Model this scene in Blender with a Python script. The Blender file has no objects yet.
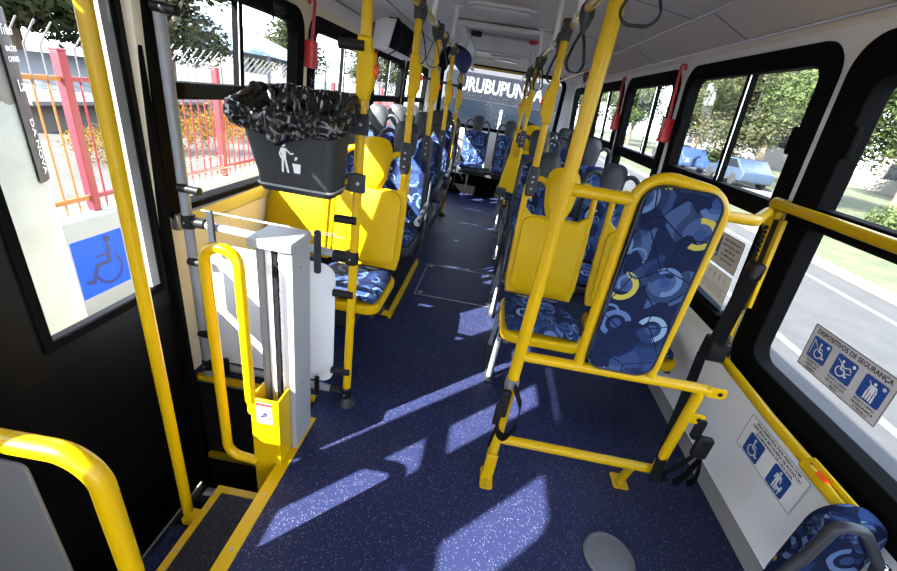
import bpy, bmesh, math, random
from mathutils import Vector as V, Matrix, noise
random.seed(7)
C = bpy.context.scene.collection
PI = math.pi

# ------------------------------------------------------------------ mesh helper
class MB:
    def __init__(s):
        s.v = []; s.f = []; s.mi = []
    def add(s, vs, fs, mi=0):
        o = len(s.v); s.v += [V(p) for p in vs]
        for f in fs:
            s.f.append([o + i for i in f]); s.mi.append(mi)
        return s
    def box(s, lo, hi, mi=0, M=None):
        x0, y0, z0 = lo; x1, y1, z1 = hi
        vs = [V(p) for p in ((x0,y0,z0),(x1,y0,z0),(x1,y1,z0),(x0,y1,z0),(x0,y0,z1),(x1,y0,z1),(x1,y1,z1),(x0,y1,z1))]
        if M: vs = [M @ p for p in vs]
        return s.add(vs, [(0,3,2,1),(4,5,6,7),(0,1,5,4),(1,2,6,5),(2,3,7,6),(3,0,4,7)], mi)
    def bar(s, a, b, w, h, up=(0,0,1), mi=0):
        a = V(a); b = V(b); d = (b-a).normalized(); u = V(up)
        sx = d.cross(u)
        if sx.length < 1e-4: sx = d.cross(V((1,0,0)))
        sx.normalize(); uz = sx.cross(d)
        vs = []
        for p in (a, b):
            for i, j in ((-1,-1),(1,-1),(1,1),(-1,1)):
                vs.append(p + sx*(i*w/2) + uz*(j*h/2))
        return s.add(vs, [(0,1,2,3),(7,6,5,4),(0,4,5,1),(1,5,6,2),(2,6,7,3),(3,7,4,0)], mi)
    def tube(s, path, r, n=12, closed=False, mi=0, caps=True):
        P = [V(p) for p in path]; m = len(P)
        rs = r if isinstance(r, (list, tuple)) else [r]*m
        T = []
        for i in range(m):
            if closed: t = P[(i+1) % m] - P[i-1]
            elif i == 0: t = P[1]-P[0]
            elif i == m-1: t = P[-1]-P[-2]
            else: t = (P[i+1]-P[i]).normalized() + (P[i]-P[i-1]).normalized()
            T.append(t.normalized())
        n0 = T[0].cross(V((0,0,1)))
        if n0.length < .1: n0 = T[0].cross(V((1,0,0)))
        n0.normalize(); N = [n0]
        for i in range(1, m):
            q = N[-1] - T[i]*N[-1].dot(T[i]); N.append(q.normalized())
        vs = []
        for i in range(m):
            b = T[i].cross(N[i])
            k = 1.0
            if 0 < i < m-1 and not closed:
                c = (P[i+1]-P[i]).normalized().dot((P[i]-P[i-1]).normalized())
            for j in range(n):
                a = 2*PI*j/n
                vs.append(P[i] + (N[i]*math.cos(a) + b*math.sin(a))*rs[i])
        fs = []
        R = m if closed else m-1
        for i in range(R):
            i2 = (i+1) % m
            for j in range(n):
                fs.append((i*n+j, i*n+(j+1) % n, i2*n+(j+1) % n, i2*n+j))
        if caps and not closed:
            fs.append(tuple(range(n-1, -1, -1))); fs.append(tuple((m-1)*n+j for j in range(n)))
        return s.add(vs, fs, mi)
    def lathe(s, prof, o, ax=(0,0,1), n=24, mi=0):
        ax = V(ax).normalized(); u = ax.cross(V((1,0,0)))
        if u.length < .1: u = ax.cross(V((0,1,0)))
        u.normalize(); w = ax.cross(u); o = V(o); vs = []
        for r, h in prof:
            for j in range(n):
                a = 2*PI*j/n; vs.append(o + ax*h + (u*math.cos(a)+w*math.sin(a))*max(r, 1e-4))
        fs = []
        for i in range(len(prof)-1):
            for j in range(n):
                fs.append((i*n+j, i*n+(j+1) % n, (i+1)*n+(j+1) % n, (i+1)*n+j))
        fs.append(tuple(range(n-1, -1, -1))); fs.append(tuple((len(prof)-1)*n+j for j in range(n)))
        return s.add(vs, fs, mi)
    def prism(s, poly, O, U, W, t, mi=0):
        """polygon in the plane O + a*U + b*W, pushed out by t along U x W"""
        O = V(O); U = V(U); W = V(W); N = U.cross(W).normalized(); n = len(poly)
        vs = [O + U*a + W*b for a, b in poly] + [O + U*a + W*b + N*t for a, b in poly]
        fs = [tuple(range(n-1, -1, -1)), tuple(range(n, 2*n))]
        fs += [(i, (i+1) % n, n+(i+1) % n, n+i) for i in range(n)]
        return s.add(vs, fs, mi)
    def ring(s, outer, inner, O, U, W, t, mi=0):
        O = V(O); U = V(U); W = V(W); N = U.cross(W).normalized(); n = len(outer)
        vs = []
        for k in (0, t):
            for L in (outer, inner):
                vs += [O + U*a + W*b + N*k for a, b in L]
        fs = []
        for i in range(n):
            j = (i+1) % n
            fs += [(i, n+i, n+j, j), (2*n+i, 2*n+j, 3*n+j, 3*n+i), (i, j, 2*n+j, 2*n+i), (n+i, 3*n+i, 3*n+j, n+j)]
        return s.add(vs, fs, mi)
    def ribbon(s, path, w, side, t=.0025, mi=0):
        """flat webbing: width w along the side vectors"""
        P = [V(p) for p in path]; m = len(P); vs = []
        for i, p in enumerate(P):
            sd = V(side[i] if isinstance(side, list) else side).normalized()
            d = (P[min(i+1, m-1)] - P[max(i-1, 0)]).normalized(); nn = sd.cross(d)
            if nn.length < 1e-3: nn = V((0,0,1))
            nn.normalize()
            vs += [p+sd*w/2+nn*t/2, p-sd*w/2+nn*t/2, p-sd*w/2-nn*t/2, p+sd*w/2-nn*t/2]
        fs = [(3,2,1,0), tuple((m-1)*4+j for j in range(4))]
        for i in range(m-1):
            for j in range(4):
                k = (j+1) % 4
                fs.append((i*4+j, i*4+k, i*4+4+k, i*4+4+j))
        return s.add(vs, fs, mi)
    def dome(s, f, nu, nv, mi=0):
        """closed skin: f(u,v,side) -> point, u,v in 0..1, side +1/-1"""
        for sd in (1, -1):
            vs = [f(i/nu, j/nv, sd) for i in range(nu+1) for j in range(nv+1)]
            fs = []
            for i in range(nu):
                for j in range(nv):
                    q = (i*(nv+1)+j, (i+1)*(nv+1)+j, (i+1)*(nv+1)+j+1, i*(nv+1)+j+1)
                    fs.append(q if sd > 0 else q[::-1])
            s.add(vs, fs, mi)
        return s
    def ball(s, c, r, n=16, m=10, mi=0):
        c = V(c); r = V(r) if not isinstance(r, (int, float)) else V((r,r,r)); vs = []
        for i in range(m+1):
            t = PI*i/m
            for j in range(n):
                a = 2*PI*j/n
                vs.append(c + V((r.x*math.sin(t)*math.cos(a), r.y*math.sin(t)*math.sin(a), r.z*math.cos(t))))
        fs = [(i*n+j, (i+1)*n+j, (i+1)*n+(j+1) % n, i*n+(j+1) % n) for i in range(m) for j in range(n)]
        return s.add(vs, fs, mi)
    def build(s, name, mats, parent=None, bevel=0, flat=False, merge=True, origin=None, seg=2):
        me = bpy.data.meshes.new(name)
        if parent is not None: o0 = wloc(parent)
        elif origin is not None: o0 = V(origin)
        else:
            o0 = V((sum(p.x for p in s.v)/len(s.v), sum(p.y for p in s.v)/len(s.v), min(p.z for p in s.v)))
        me.from_pydata([p-o0 for p in s.v], [], s.f)
        if not isinstance(mats, (list, tuple)): mats = [mats]
        for m in mats: me.materials.append(m)
        for p, i in zip(me.polygons, s.mi): p.material_index = i
        bm = bmesh.new(); bm.from_mesh(me)
        if merge: bmesh.ops.remove_doubles(bm, verts=bm.verts, dist=1e-5)
        bmesh.ops.recalc_face_normals(bm, faces=bm.faces)
        uv = bm.loops.layers.uv.new('UVMap')
        for f in bm.faces:
            n = f.normal; ax = max(range(3), key=lambda k: abs(n[k]))
            for l in f.loops:
                c = l.vert.co
                l[uv].uv = (c.y, c.z) if ax == 0 else ((c.x, c.z) if ax == 1 else (c.x, c.y))
        bm.to_mesh(me); bm.free()
        if not flat:
            me.shade_smooth(); me.set_sharp_from_angle(angle=math.radians(38))
        o = bpy.data.objects.new(name, me); C.objects.link(o)
        if parent is not None: o.parent = parent
        else: o.location = o0
        if bevel:
            b = o.modifiers.new('bevel', 'BEVEL'); b.width = bevel; b.segments = seg; b.limit_method = 'ANGLE'; b.angle_limit = .7
            b.harden_normals = False
        return o

def wloc(o):
    p = V((0,0,0))
    while o is not None:
        p = p + o.location; o = o.parent
    return p
def tag(o, label=None, cat=None, group=None, kind=None):
    if label: o['label'] = label
    if cat: o['category'] = cat
    if group: o['group'] = group
    if kind: o['kind'] = kind
    return o
def thing(name, label, cat, loc, group=None):
    o = bpy.data.objects.new(name, None); C.objects.link(o); o.location = loc
    o.empty_display_size = .05
    return tag(o, label, cat, group)
def copy_tree(o, parent=None):
    c = o.copy(); C.objects.link(c)
    if parent is not None: c.parent = parent
    for ch in list(o.children): copy_tree(ch, c)
    return c
def dup(o, loc, rz=None, label=None, group=None, sc=None):
    c = copy_tree(o); c.location = loc
    if rz is not None: c.rotation_euler[2] = rz
    if sc is not None: c.scale = sc if isinstance(sc, (tuple, list)) else (sc, sc, sc)
    if label: c['label'] = label
    if group: c['group'] = group
    return c
def fillet(pts, r, seg=6):
    P = [V(p) for p in pts]; out = [P[0]]
    for i in range(1, len(P)-1):
        a = P[i-1]-P[i]; b = P[i+1]-P[i]
        la, lb = a.length, b.length; a.normalize(); b.normalize()
        ang = a.angle(b)
        if ang > PI-.02: out.append(P[i]); continue
        t = min(r/math.tan(ang/2), la*.49, lb*.49); rr = t*math.tan(ang/2)
        c = P[i] + (a+b).normalized()*(rr/math.sin(ang/2))
        s0 = P[i]+a*t-c; s1 = P[i]+b*t-c; w = s0.angle(s1)
        for k in range(seg+1):
            f = k/seg
            out.append(c + (s0*math.sin((1-f)*w) + s1*math.sin(f*w))/math.sin(w))
    out.append(P[-1]); return out
def rrect(x0, y0, x1, y1, r, seg=6):
    out = []
    for cx, cy, a0 in ((x1-r,y1-r,0),(x0+r,y1-r,PI/2),(x0+r,y0+r,PI),(x1-r,y0+r,1.5*PI)):
        for k in range(seg+1):
            a = a0+PI/2*k/seg; out.append((cx+r*math.cos(a), cy+r*math.sin(a)))
    return out

# ------------------------------------------------------------------ materials
MATS = {}
def mat(name, col, rough=.5, metal=0, spec=.5, coat=0, bump=0, bscale=200, emit=None):
    m = bpy.data.materials.new(name); m.use_nodes = True; nt = m.node_tree; b = nt.nodes['Principled BSDF']
    b.inputs['Base Color'].default_value = (*col, 1); b.inputs['Roughness'].default_value = rough
    b.inputs['Metallic'].default_value = metal; b.inputs['Specular IOR Level'].default_value = spec
    b.inputs['Coat Weight'].default_value = coat
    if emit:
        b.inputs['Emission Color'].default_value = (*emit[:3], 1); b.inputs['Emission Strength'].default_value = emit[3]
    if bump:
        tc = nt.nodes.new('ShaderNodeTexCoord'); nz = nt.nodes.new('ShaderNodeTexNoise'); nz.inputs['Scale'].default_value = bscale
        bp = nt.nodes.new('ShaderNodeBump'); bp.inputs['Strength'].default_value = bump; bp.inputs['Distance'].default_value = .002
        nt.links.new(tc.outputs['Object'], nz.inputs['Vector']); nt.links.new(nz.outputs['Fac'], bp.inputs['Height'])
        nt.links.new(bp.outputs['Normal'], b.inputs['Normal'])
    MATS[name] = m; return m
class NT:
    def __init__(s, m): s.nt = m.node_tree; s.b = s.nt.nodes['Principled BSDF']
    def n(s, t, **k):
        x = s.nt.nodes.new('ShaderNode'+t)
        for a, v in k.items():
            if a == 'i':
                for kk, vv in v.items(): s.set(x.inputs[kk], vv)
            else: setattr(x, a, v)
        return x
    def set(s, inp, v):
        if isinstance(v, bpy.types.NodeSocket): s.nt.links.new(v, inp)
        else: inp.default_value = v
    def math(s, op, a, b=None, c=None):
        x = s.n('Math', operation=op); s.set(x.inputs[0], a)
        if b is not None: s.set(x.inputs[1], b)
        if c is not None: s.set(x.inputs[2], c)
        return x.outputs[0]
    def mix(s, f, a, b):
        x = s.n('Mix', data_type='RGBA'); s.set(x.inputs['Factor'], f); s.set(x.inputs[6], a); s.set(x.inputs[7], b); return x.outputs[2]
    def ramp(s, f, stops, const=True):
        x = s.n('ValToRGB'); r = x.color_ramp
        if const: r.interpolation = 'CONSTANT'
        while len(r.elements) < len(stops): r.elements.new(.5)
        for e, (p, c) in zip(r.elements, stops): e.position = p; e.color = (*c, 1)
        s.set(x.inputs[0], f); return x.outputs[0]

YEL = mat('yellow_paint', (.50, .31, .0012), .32, spec=.22, coat=.08)
YPL = mat('yellow_plastic', (.53, .335, .0012), .42, spec=.15)
BLK = mat('black_rubber', (.003, .003, .0032), .85, spec=.06)
BLKP = mat('black_plastic', (.007, .007, .008), .5, spec=.2)
DOORB = mat('black_door_panel', (.0025, .0025, .003), .45, spec=.15)
DGR = mat('dark_grey_plastic', (.024, .0265, .031), .45, spec=.3, bump=.15, bscale=400)
WEB = mat('black_webbing', (.005, .005, .0055), .8, spec=.1, bump=.4, bscale=600)
WALL = mat('wall_panel', (.80, .815, .86), .45, bump=.08, bscale=500)
WALL_TINT = mat('bounce_tinted_wall', (.78, .70, .52), .5)  # wall tinted cream for yellow light bounced off the seats
CEIL = mat('ceiling_panel', (.74, .70, .66), .6)
WHT = mat('white_plastic', (.62, .63, .645), .35)
WPOLE = mat('white_painted_tube', (.70, .71, .73), .3)
GREY = mat('grey_painted_tube', (.20, .205, .215), .4)
LGREY = mat('light_grey_metal', (.30, .315, .335), .42, metal=.2, spec=.3)
ALU = mat('aluminium', (.62, .63, .65), .28, metal=.9)
CHR = mat('chrome', (.8, .8, .8), .12, metal=1)
STEEL = mat('brushed_steel', (.30, .30, .31), .42, metal=.7)
GOLD = mat('rail_yellow', (.62, .45, .07), .25, coat=.2)
RED = mat('red_plastic', (.55, .012, .02), .35)
RBTN = mat('red_button', (.85, .08, .01), .35)
BAG = mat('black_bag_film', (.004, .004, .0045), .2, spec=.45)
NAVY = mat('navy_cloth', (.02, .03, .13), .7)
SWHITE = mat('sign_white', (.82, .83, .87), .4)
SGREY = mat('sign_grey', (.52, .52, .55), .45)
SBLUE = mat('sign_blue', (.010, .065, .30), .4)
SBLACK = mat('sign_black', (.012, .012, .014), .5)
SRED = mat('sign_red', (.55, .03, .03), .4)
PICTO = mat('pictogram_white', (.75, .77, .8), .45)
STKD = mat('sticker_navy', (.003, .03, .13), .4)
CONC = mat('concrete', (.20, .195, .18), .85, bump=.5, bscale=40)
PAINTW = mat('whitewash', (.26, .275, .275), .8, bump=.6, bscale=30)
KERB = mat('kerb_stone', (.20, .185, .17), .9, bump=.4, bscale=30)
FRED = mat('fence_red', (.36, .012, .03), .45)
FORG = mat('fence_orange', (.50, .17, .015), .45)
GALV = mat('galvanised_steel', (.30, .31, .32), .7, spec=.2)
TRUNK = mat('bark', (.12, .09, .06), .9, bump=.5, bscale=30)
BRICK = mat('clay_roof', (.28, .12, .065), .85)
STUC = mat('stucco', (.42, .39, .34), .85)
WOOD = mat('planks', (.28, .19, .10), .8)
CANVAS = mat('pale_blue_canvas', (.25, .34, .42), .7)
TYRE = mat('tyre', (.015, .015, .015), .8)

# glass
def glass(name, tint=(.975, .985, .985), gl=.08):
    m = bpy.data.materials.new(name); m.use_nodes = True; nt = m.node_tree; nt.nodes.clear()
    o = nt.nodes.new('ShaderNodeOutputMaterial'); t = nt.nodes.new('ShaderNodeBsdfTransparent'); t.inputs[0].default_value = (*tint, 1)
    g = nt.nodes.new('ShaderNodeBsdfGlossy'); g.inputs['Roughness'].default_value = .02; g.inputs[0].default_value = (1, 1, 1, 1)
    f = nt.nodes.new('ShaderNodeLayerWeight'); f.inputs[0].default_value = .12
    mu = nt.nodes.new('ShaderNodeMath'); mu.operation = 'MULTIPLY'; mu.inputs[1].default_value = gl*2.2
    nt.links.new(f.outputs['Fresnel'], mu.inputs[0])
    x = nt.nodes.new('ShaderNodeMixShader'); nt.links.new(mu.outputs[0], x.inputs[0])
    nt.links.new(t.outputs[0], x.inputs[1]); nt.links.new(g.outputs[0], x.inputs[2]); nt.links.new(x.outputs[0], o.inputs[0])
    MATS[name] = m; return m
GLASS = glass('window_glass'); ACRY = glass('clear_acrylic', (.985, .985, .985), .12)
WSHIELD = mat('dark_windscreen', (.006, .009, .014), .15, spec=.3)

# speckled vinyl floor
def vinyl(name, base, spk, sc=260):
    m = mat(name, base, .5, spec=.16); t = NT(m)
    tc = t.n('TexCoord'); vo = t.n('TexVoronoi', voronoi_dimensions='3D', i={'Vector': tc.outputs['Object'], 'Scale': sc, 'Randomness': 1.0})
    sep = t.n('SeparateColor', i={'Color': vo.outputs['Color']})
    hit = t.math('MULTIPLY', t.math('LESS_THAN', vo.outputs['Distance'], .42), t.math('GREATER_THAN', sep.outputs[0], .89))
    nz = t.n('TexNoise', i={'Vector': tc.outputs['Object'], 'Scale': 2.5, 'Detail': 4})
    b2 = t.mix(t.math('MULTIPLY', nz.outputs['Fac'], .5), (*base, 1), tuple([c*1.25 for c in base])+(1,))
    col = t.mix(hit, b2, t.mix(sep.outputs[1], (*spk, 1), tuple([c*.55 for c in spk])+(1,)))
    t.set(t.b.inputs['Base Color'], col); return m
VINYL = vinyl('speckled_blue_vinyl', (.0130, .0165, .050), (.17, .19, .28))
VINYLD = vinyl('speckled_dark_vinyl', (.010, .011, .020), (.18, .16, .14))

# seat moquette
def moquette():
    m = mat('blue_moquette', (.03, .05, .15), .85); t = NT(m); t.b.inputs['Specular IOR Level'].default_value = .1
    uv = t.n('TexCoord').outputs['UV']
    def ringset(scale, off, r0, r1):
        mp = t.n('Mapping', i={'Vector': uv, 'Location': (off, off*.7, 0)})
        vo = t.n('TexVoronoi', voronoi_dimensions='2D', i={'Vector': mp.outputs[0], 'Scale': scale, 'Randomness': .55})
        sep = t.n('SeparateColor', i={'Color': vo.outputs['Color']})
        d = vo.outputs['Distance']
        pos = vo.outputs['Position']
        df = t.n('VectorMath', operation='SUBTRACT'); t.set(df.inputs[0], mp.outputs[0]); t.set(df.inputs[1], pos)
        sx = t.n('SeparateXYZ', i={0: df.outputs[0]})
        an = t.math('ARCTAN2', sx.outputs[1], sx.outputs[0])
        an = t.math('FRACT', t.math('ADD', t.math('DIVIDE', an, 2*PI), sep.outputs[2]))
        ring = t.math('MULTIPLY', t.math('GREATER_THAN', d, r0), t.math('LESS_THAN', d, r1))
        return d, sep, an, ring, vo
    base = t.n('TexVoronoi', voronoi_dimensions='2D', distance='MANHATTAN', i={'Vector': uv, 'Scale': 14.0, 'Randomness': 1.0})
    bs = t.n('SeparateColor', i={'Color': base.outputs['Color']})
    col = t.ramp(bs.outputs[0], [(0, (.007, .012, .042)), (.34, (.014, .030, .092)), (.58, (.038, .068, .160)), (.80, (.022, .042, .118))])
    d, sep, an, ring, vo = ringset(6.3, .3, .20, .31)
    big = t.math('MULTIPLY', t.math('GREATER_THAN', d, .31), t.math('LESS_THAN', d, .46))
    col = t.mix(t.math('MULTIPLY', big, .55), col, (.006, .010, .034, 1))
    arc = t.math('MULTIPLY', ring, t.math('LESS_THAN', an, .62))
    rc = t.ramp(sep.outputs[0], [(0, (.09, .15, .29)), (.40, (.17, .25, .36)), (.62, (.36, .32, .055)), (.82, (.065, .115, .25))])
    col = t.mix(arc, col, rc)
    col = t.mix(t.math('LESS_THAN', d, .11), col, (.026, .05, .145, 1))
    d2, s2, an2, ring2, vo2 = ringset(9.5, 1.7, .22, .30)
    pick = t.math('MULTIPLY', ring2, t.math('GREATER_THAN', s2.outputs[0], .55))
    col = t.mix(t.math('MULTIPLY', pick, t.math('LESS_THAN', an2, .55)), col, (.08, .135, .25, 1))
    ed = t.n('TexVoronoi', voronoi_dimensions='2D', feature='DISTANCE_TO_EDGE', i={'Vector': uv, 'Scale': 8.5, 'Randomness': 1.0})
    col = t.mix(t.math('LESS_THAN', ed.outputs['Distance'], .016), col, (.004, .006, .02, 1))
    t.set(t.b.inputs['Base Color'], col); return m
FAB = moquette()

def noisy(name, c1, c2, scale, rough=.9, det=6):
    m = mat(name, c1, rough); t = NT(m); tc = t.n('TexCoord')
    nz = t.n('TexNoise', i={'Vector': tc.outputs['Object'], 'Scale': scale, 'Detail': det})
    t.set(t.b.inputs['Base Color'], t.mix(t.ramp(nz.outputs['Fac'], [(.35, (0,0,0)), (.65, (1,1,1))], False), (*c1, 1), (*c2, 1))); return m
ASPH = noisy('asphalt', (.048, .047, .046), (.064, .062, .060), 3)
GRASS = noisy('grass_ground', (.065, .09, .022), (.13, .13, .055), 2)
PAVE = noisy('pavement', (.15, .145, .135), (.2, .195, .19), 2.5)
PATH = noisy('pale_path', (.21, .205, .195), (.26, .25, .24), 1.5)
SAND = noisy('playground_ground', (.085, .08, .07), (.13, .115, .095), 2)
LINE = mat('road_paint', (.27, .27, .265), .7)
def leafmat(name, c1, c2):
    m = bpy.data.materials.new(name); m.use_nodes = True; t = NT(m); nt = m.node_tree
    oi = t.n('NewGeometry'); 
    col = t.mix(oi.outputs['Random Per Island'], (*c1, 1), (*c2, 1))
    t.set(t.b.inputs['Base Color'], col); t.b.inputs['Roughness'].default_value = .8; t.b.inputs['Specular IOR Level'].default_value = .1
    tr = t.n('BsdfTranslucent'); t.set(tr.inputs[0], col)
    x = t.n('MixShader'); x.inputs[0].default_value = .4
    nt.links.new(t.b.outputs[0], x.inputs[1]); nt.links.new(tr.outputs[0], x.inputs[2])
    nt.links.new(x.outputs[0], nt.nodes['Material Output'].inputs[0]); MATS[name] = m; return m
LEAF = leafmat('leaves_green', (.05, .088, .02), (.20, .26, .10))
LEAFO = leafmat('leaves_olive', (.05, .075, .03), (.20, .21, .10))
LEAFD = leafmat('leaves_dark', (.032, .048, .018), (.14, .16, .07))
LEAFY = leafmat('leaves_yellow', (.30, .15, .015), (.40, .26, .03))

OUTDOOR = .46          # cuts outdoor brightness in the colours, offsetting the strong sun and sky
for nm in ('asphalt', 'grass_ground', 'pavement', 'pale_path', 'playground_ground', 'road_paint', 'kerb_stone', 'fence_red', 'fence_orange', 'galvanised_steel', 'stucco', 'clay_roof',
           'planks', 'concrete', 'pale_blue_canvas', 'leaves_green', 'leaves_olive', 'leaves_dark', 'leaves_yellow'):
    for nd in MATS[nm].node_tree.nodes:
        for ip in ([nd.inputs[6], nd.inputs[7]] if nd.type == 'MIX' else [nd.inputs['Base Color']] if nd.type == 'BSDF_PRINCIPLED' else []):
            ip.default_value = [c*OUTDOOR for c in ip.default_value[:3]] + [1]

# ------------------------------------------------------------------ writing and marks on a plane
def text(body, size, O, U, W, parent, m, name='lettering', align='CENTER', lift=.0007, bold=0.0, xs=1.0):
    cu = bpy.data.curves.new(name, 'FONT'); cu.body = body; cu.size = size; cu.align_x = align; cu.align_y = 'CENTER'
    cu.extrude = .0002; cu.offset = bold; cu.space_line = 1.0; cu.resolution_u = 3
    to = bpy.data.objects.new(name, cu); C.objects.link(to); bpy.context.view_layer.update()
    me = bpy.data.meshes.new_from_object(to); C.objects.unlink(to); bpy.data.objects.remove(to)
    U = V(U).normalized(); W = V(W).normalized(); N = U.cross(W)
    o0 = wloc(parent); O = V(O)
    for v in me.vertices:
        v.co = O + U*v.co.x*xs + W*v.co.y + N*(v.co.z+lift) - o0
    me.materials.clear(); me.materials.append(m); me.name = name
    o = bpy.data.objects.new(name, me); C.objects.link(o); o.parent = parent; return o
class Mark:
    """flat figures drawn with thick strokes on a plane"""
    def __init__(s, O, U, W, sc=1.0, lift=.0007, t=.0004):
        s.U = V(U).normalized(); s.W = V(W).normalized(); s.N = s.U.cross(s.W); s.O = V(O)+s.N*lift; s.sc = sc; s.t = t; s.mb = MB(); s.k = 0
    def poly(s, pts):
        s.k += 1
        s.mb.prism([(a*s.sc, b*s.sc) for a, b in pts], s.O + s.N*(s.k*.00002), s.U, s.W, s.t)
    def disc(s, x, y, r, n=20): s.poly([(x+r*math.cos(2*PI*k/n), y+r*math.sin(2*PI*k/n)) for k in range(n)])
    def line(s, pts, w):
        for (x0, y0), (x1, y1) in zip(pts[:-1], pts[1:]):
            L = math.hypot(x1-x0, y1-y0) or 1; a = math.atan2(y1-y0, x1-x0); r = w/2
            P = [(x0+r*math.cos(a+PI/2+PI*k/6), y0+r*math.sin(a+PI/2+PI*k/6)) for k in range(7)]
            P += [(x1+r*math.cos(a-PI/2+PI*k/6), y1+r*math.sin(a-PI/2+PI*k/6)) for k in range(7)]
            s.poly(P)
    def arc(s, x, y, r, a0, a1, w, n=24):
        A = [math.radians(a0+(a1-a0)*k/n) for k in range(n+1)]
        for p, q in zip(A[:-1], A[1:]):
            s.poly([(x+(r-w/2)*math.cos(p), y+(r-w/2)*math.sin(p)), (x+(r+w/2)*math.cos(p), y+(r+w/2)*math.sin(p)),
                    (x+(r+w/2)*math.cos(q), y+(r+w/2)*math.sin(q)), (x+(r-w/2)*math.cos(q), y+(r-w/2)*math.sin(q))])
    def build(s, name, m, parent): return s.mb.build(name, m, parent, flat=True, merge=False)
def wheelchair(mk, x=0, y=0, s=1.0, flip=1):
    f = lambda a, b: (x+flip*a*s, y+b*s)
    mk.disc(*f(-.08, .40), .075*s)
    mk.line([f(-.08, .28), f(-.05, -.02), f(.20, -.02), f(.32, -.30), f(.42, -.26)], .085*s)
    mk.line([f(-.06, .14), f(.16, .14)], .06*s)
    cx, cy = f(-.02, -.16)
    mk.arc(cx, cy, .26*s, *((125, 345) if flip > 0 else (195, 415)), .065*s)
def standing(mk, x=0, y=0, s=1.0):
    f = lambda a, b: (x+a*s, y+b*s)
    mk.disc(*f(0, .40), .075*s)
    mk.poly([f(-.12, .29), f(.12, .29), f(.11, -.05), f(-.11, -.05)])
    mk.line([f(-.15, .26), f(-.19, -.02)], .06*s); mk.line([f(.15, .26), f(.22, .0)], .06*s)
    mk.line([f(-.06, -.04), f(-.07, -.44)], .09*s); mk.line([f(.06, -.04), f(.07, -.44)], .09*s)
SUN_E = 44.0; SKY_S = 6.6; EXPO = 0.2
# ------------------------------------------------------------------ setting
XR = lambda z: 1.216 - max(0, z-.5)*.085
XL = lambda z: -1.25 + max(0, z-.5)*.05
def struct(o): o['kind'] = 'structure'; return o
def part(n, mb, m, p, **k): return mb.build(n, m, p, **k)

def wall(name, X, s, y0, y1, zs, holes, m):
    ys = sorted({y0, y1} | {h[0] for h in holes} | {h[1] for h in holes}); zz = sorted(set(zs) | {h[2] for h in holes} | {h[3] for h in holes})
    mb = MB()
    for a, b in zip(ys[:-1], ys[1:]):
        for c, d in zip(zz[:-1], zz[1:]):
            if any(h[0] < (a+b)/2 < h[1] and h[2] < (c+d)/2 < h[3] for h in holes): continue
            x0, x1 = X(c), X(d); T = .05*s
            mb.add([(x0,a,c),(x0+T,a,c),(x0+T,b,c),(x0,b,c),(x1,a,d),(x1+T,a,d),(x1+T,b,d),(x1,b,d)],
                   [(0,3,2,1),(4,5,6,7),(0,1,5,4),(1,2,6,5),(2,3,7,6),(3,0,4,7)])
    return struct(mb.build(name, m, flat=True, merge=False, origin=(X(0), y0, 0)))

RW = [(.12, 1.625, .505, 1.765, 1.16, 1.235, .86, .125), (1.67, 2.905, .575, 1.765, 1.13, 1.205, 2.235, .078), (3.0, 4.175, .575, 1.765, 1.13, 1.205, 3.45, .085),
      (4.28, 5.46, .575, 1.765, 1.13, 1.205, 4.87, .085), (5.56, 6.95, .575, 1.765, 1.13, 1.205, 6.3, .085), (-1.6, -.02, .575, 1.765, 1.15, 1.235, -.8, .085)]
LW = [(1.42, 2.585, .745, 1.715, 1.235, 1.295, 1.975, .085), (2.66, 3.92, .745, 1.715, 1.235, 1.295, 3.30, .085), (4.02, 5.26, .745, 1.715, 1.235, 1.295, 4.64, .085),
      (5.36, 6.95, .745, 1.715, 1.235, 1.295, 6.2, .085), (-.75, -.335, .745, 1.722, 1.19, 1.25, None, .06), (-2.5, -.84, .745, 1.765, 1.19, 1.25, -1.7, .06)]
ins = .042
wall('wall_right', XR, 1, -2.6, 7.25, (-.05, .5, 1.80), [(a+ins, b-ins, c+ins, d-ins) for a, b, c, d, *_ in RW], WALL)
wall('wall_left', XL, -1, -2.6, 7.25, (-.9, -.05, .5, 1.80), [(a+ins, b-ins, c+ins, d-ins) for a, b, c, d, *_ in LW] + [(-.2, 1.385, -.9, 1.775)], WALL_TINT)

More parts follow.
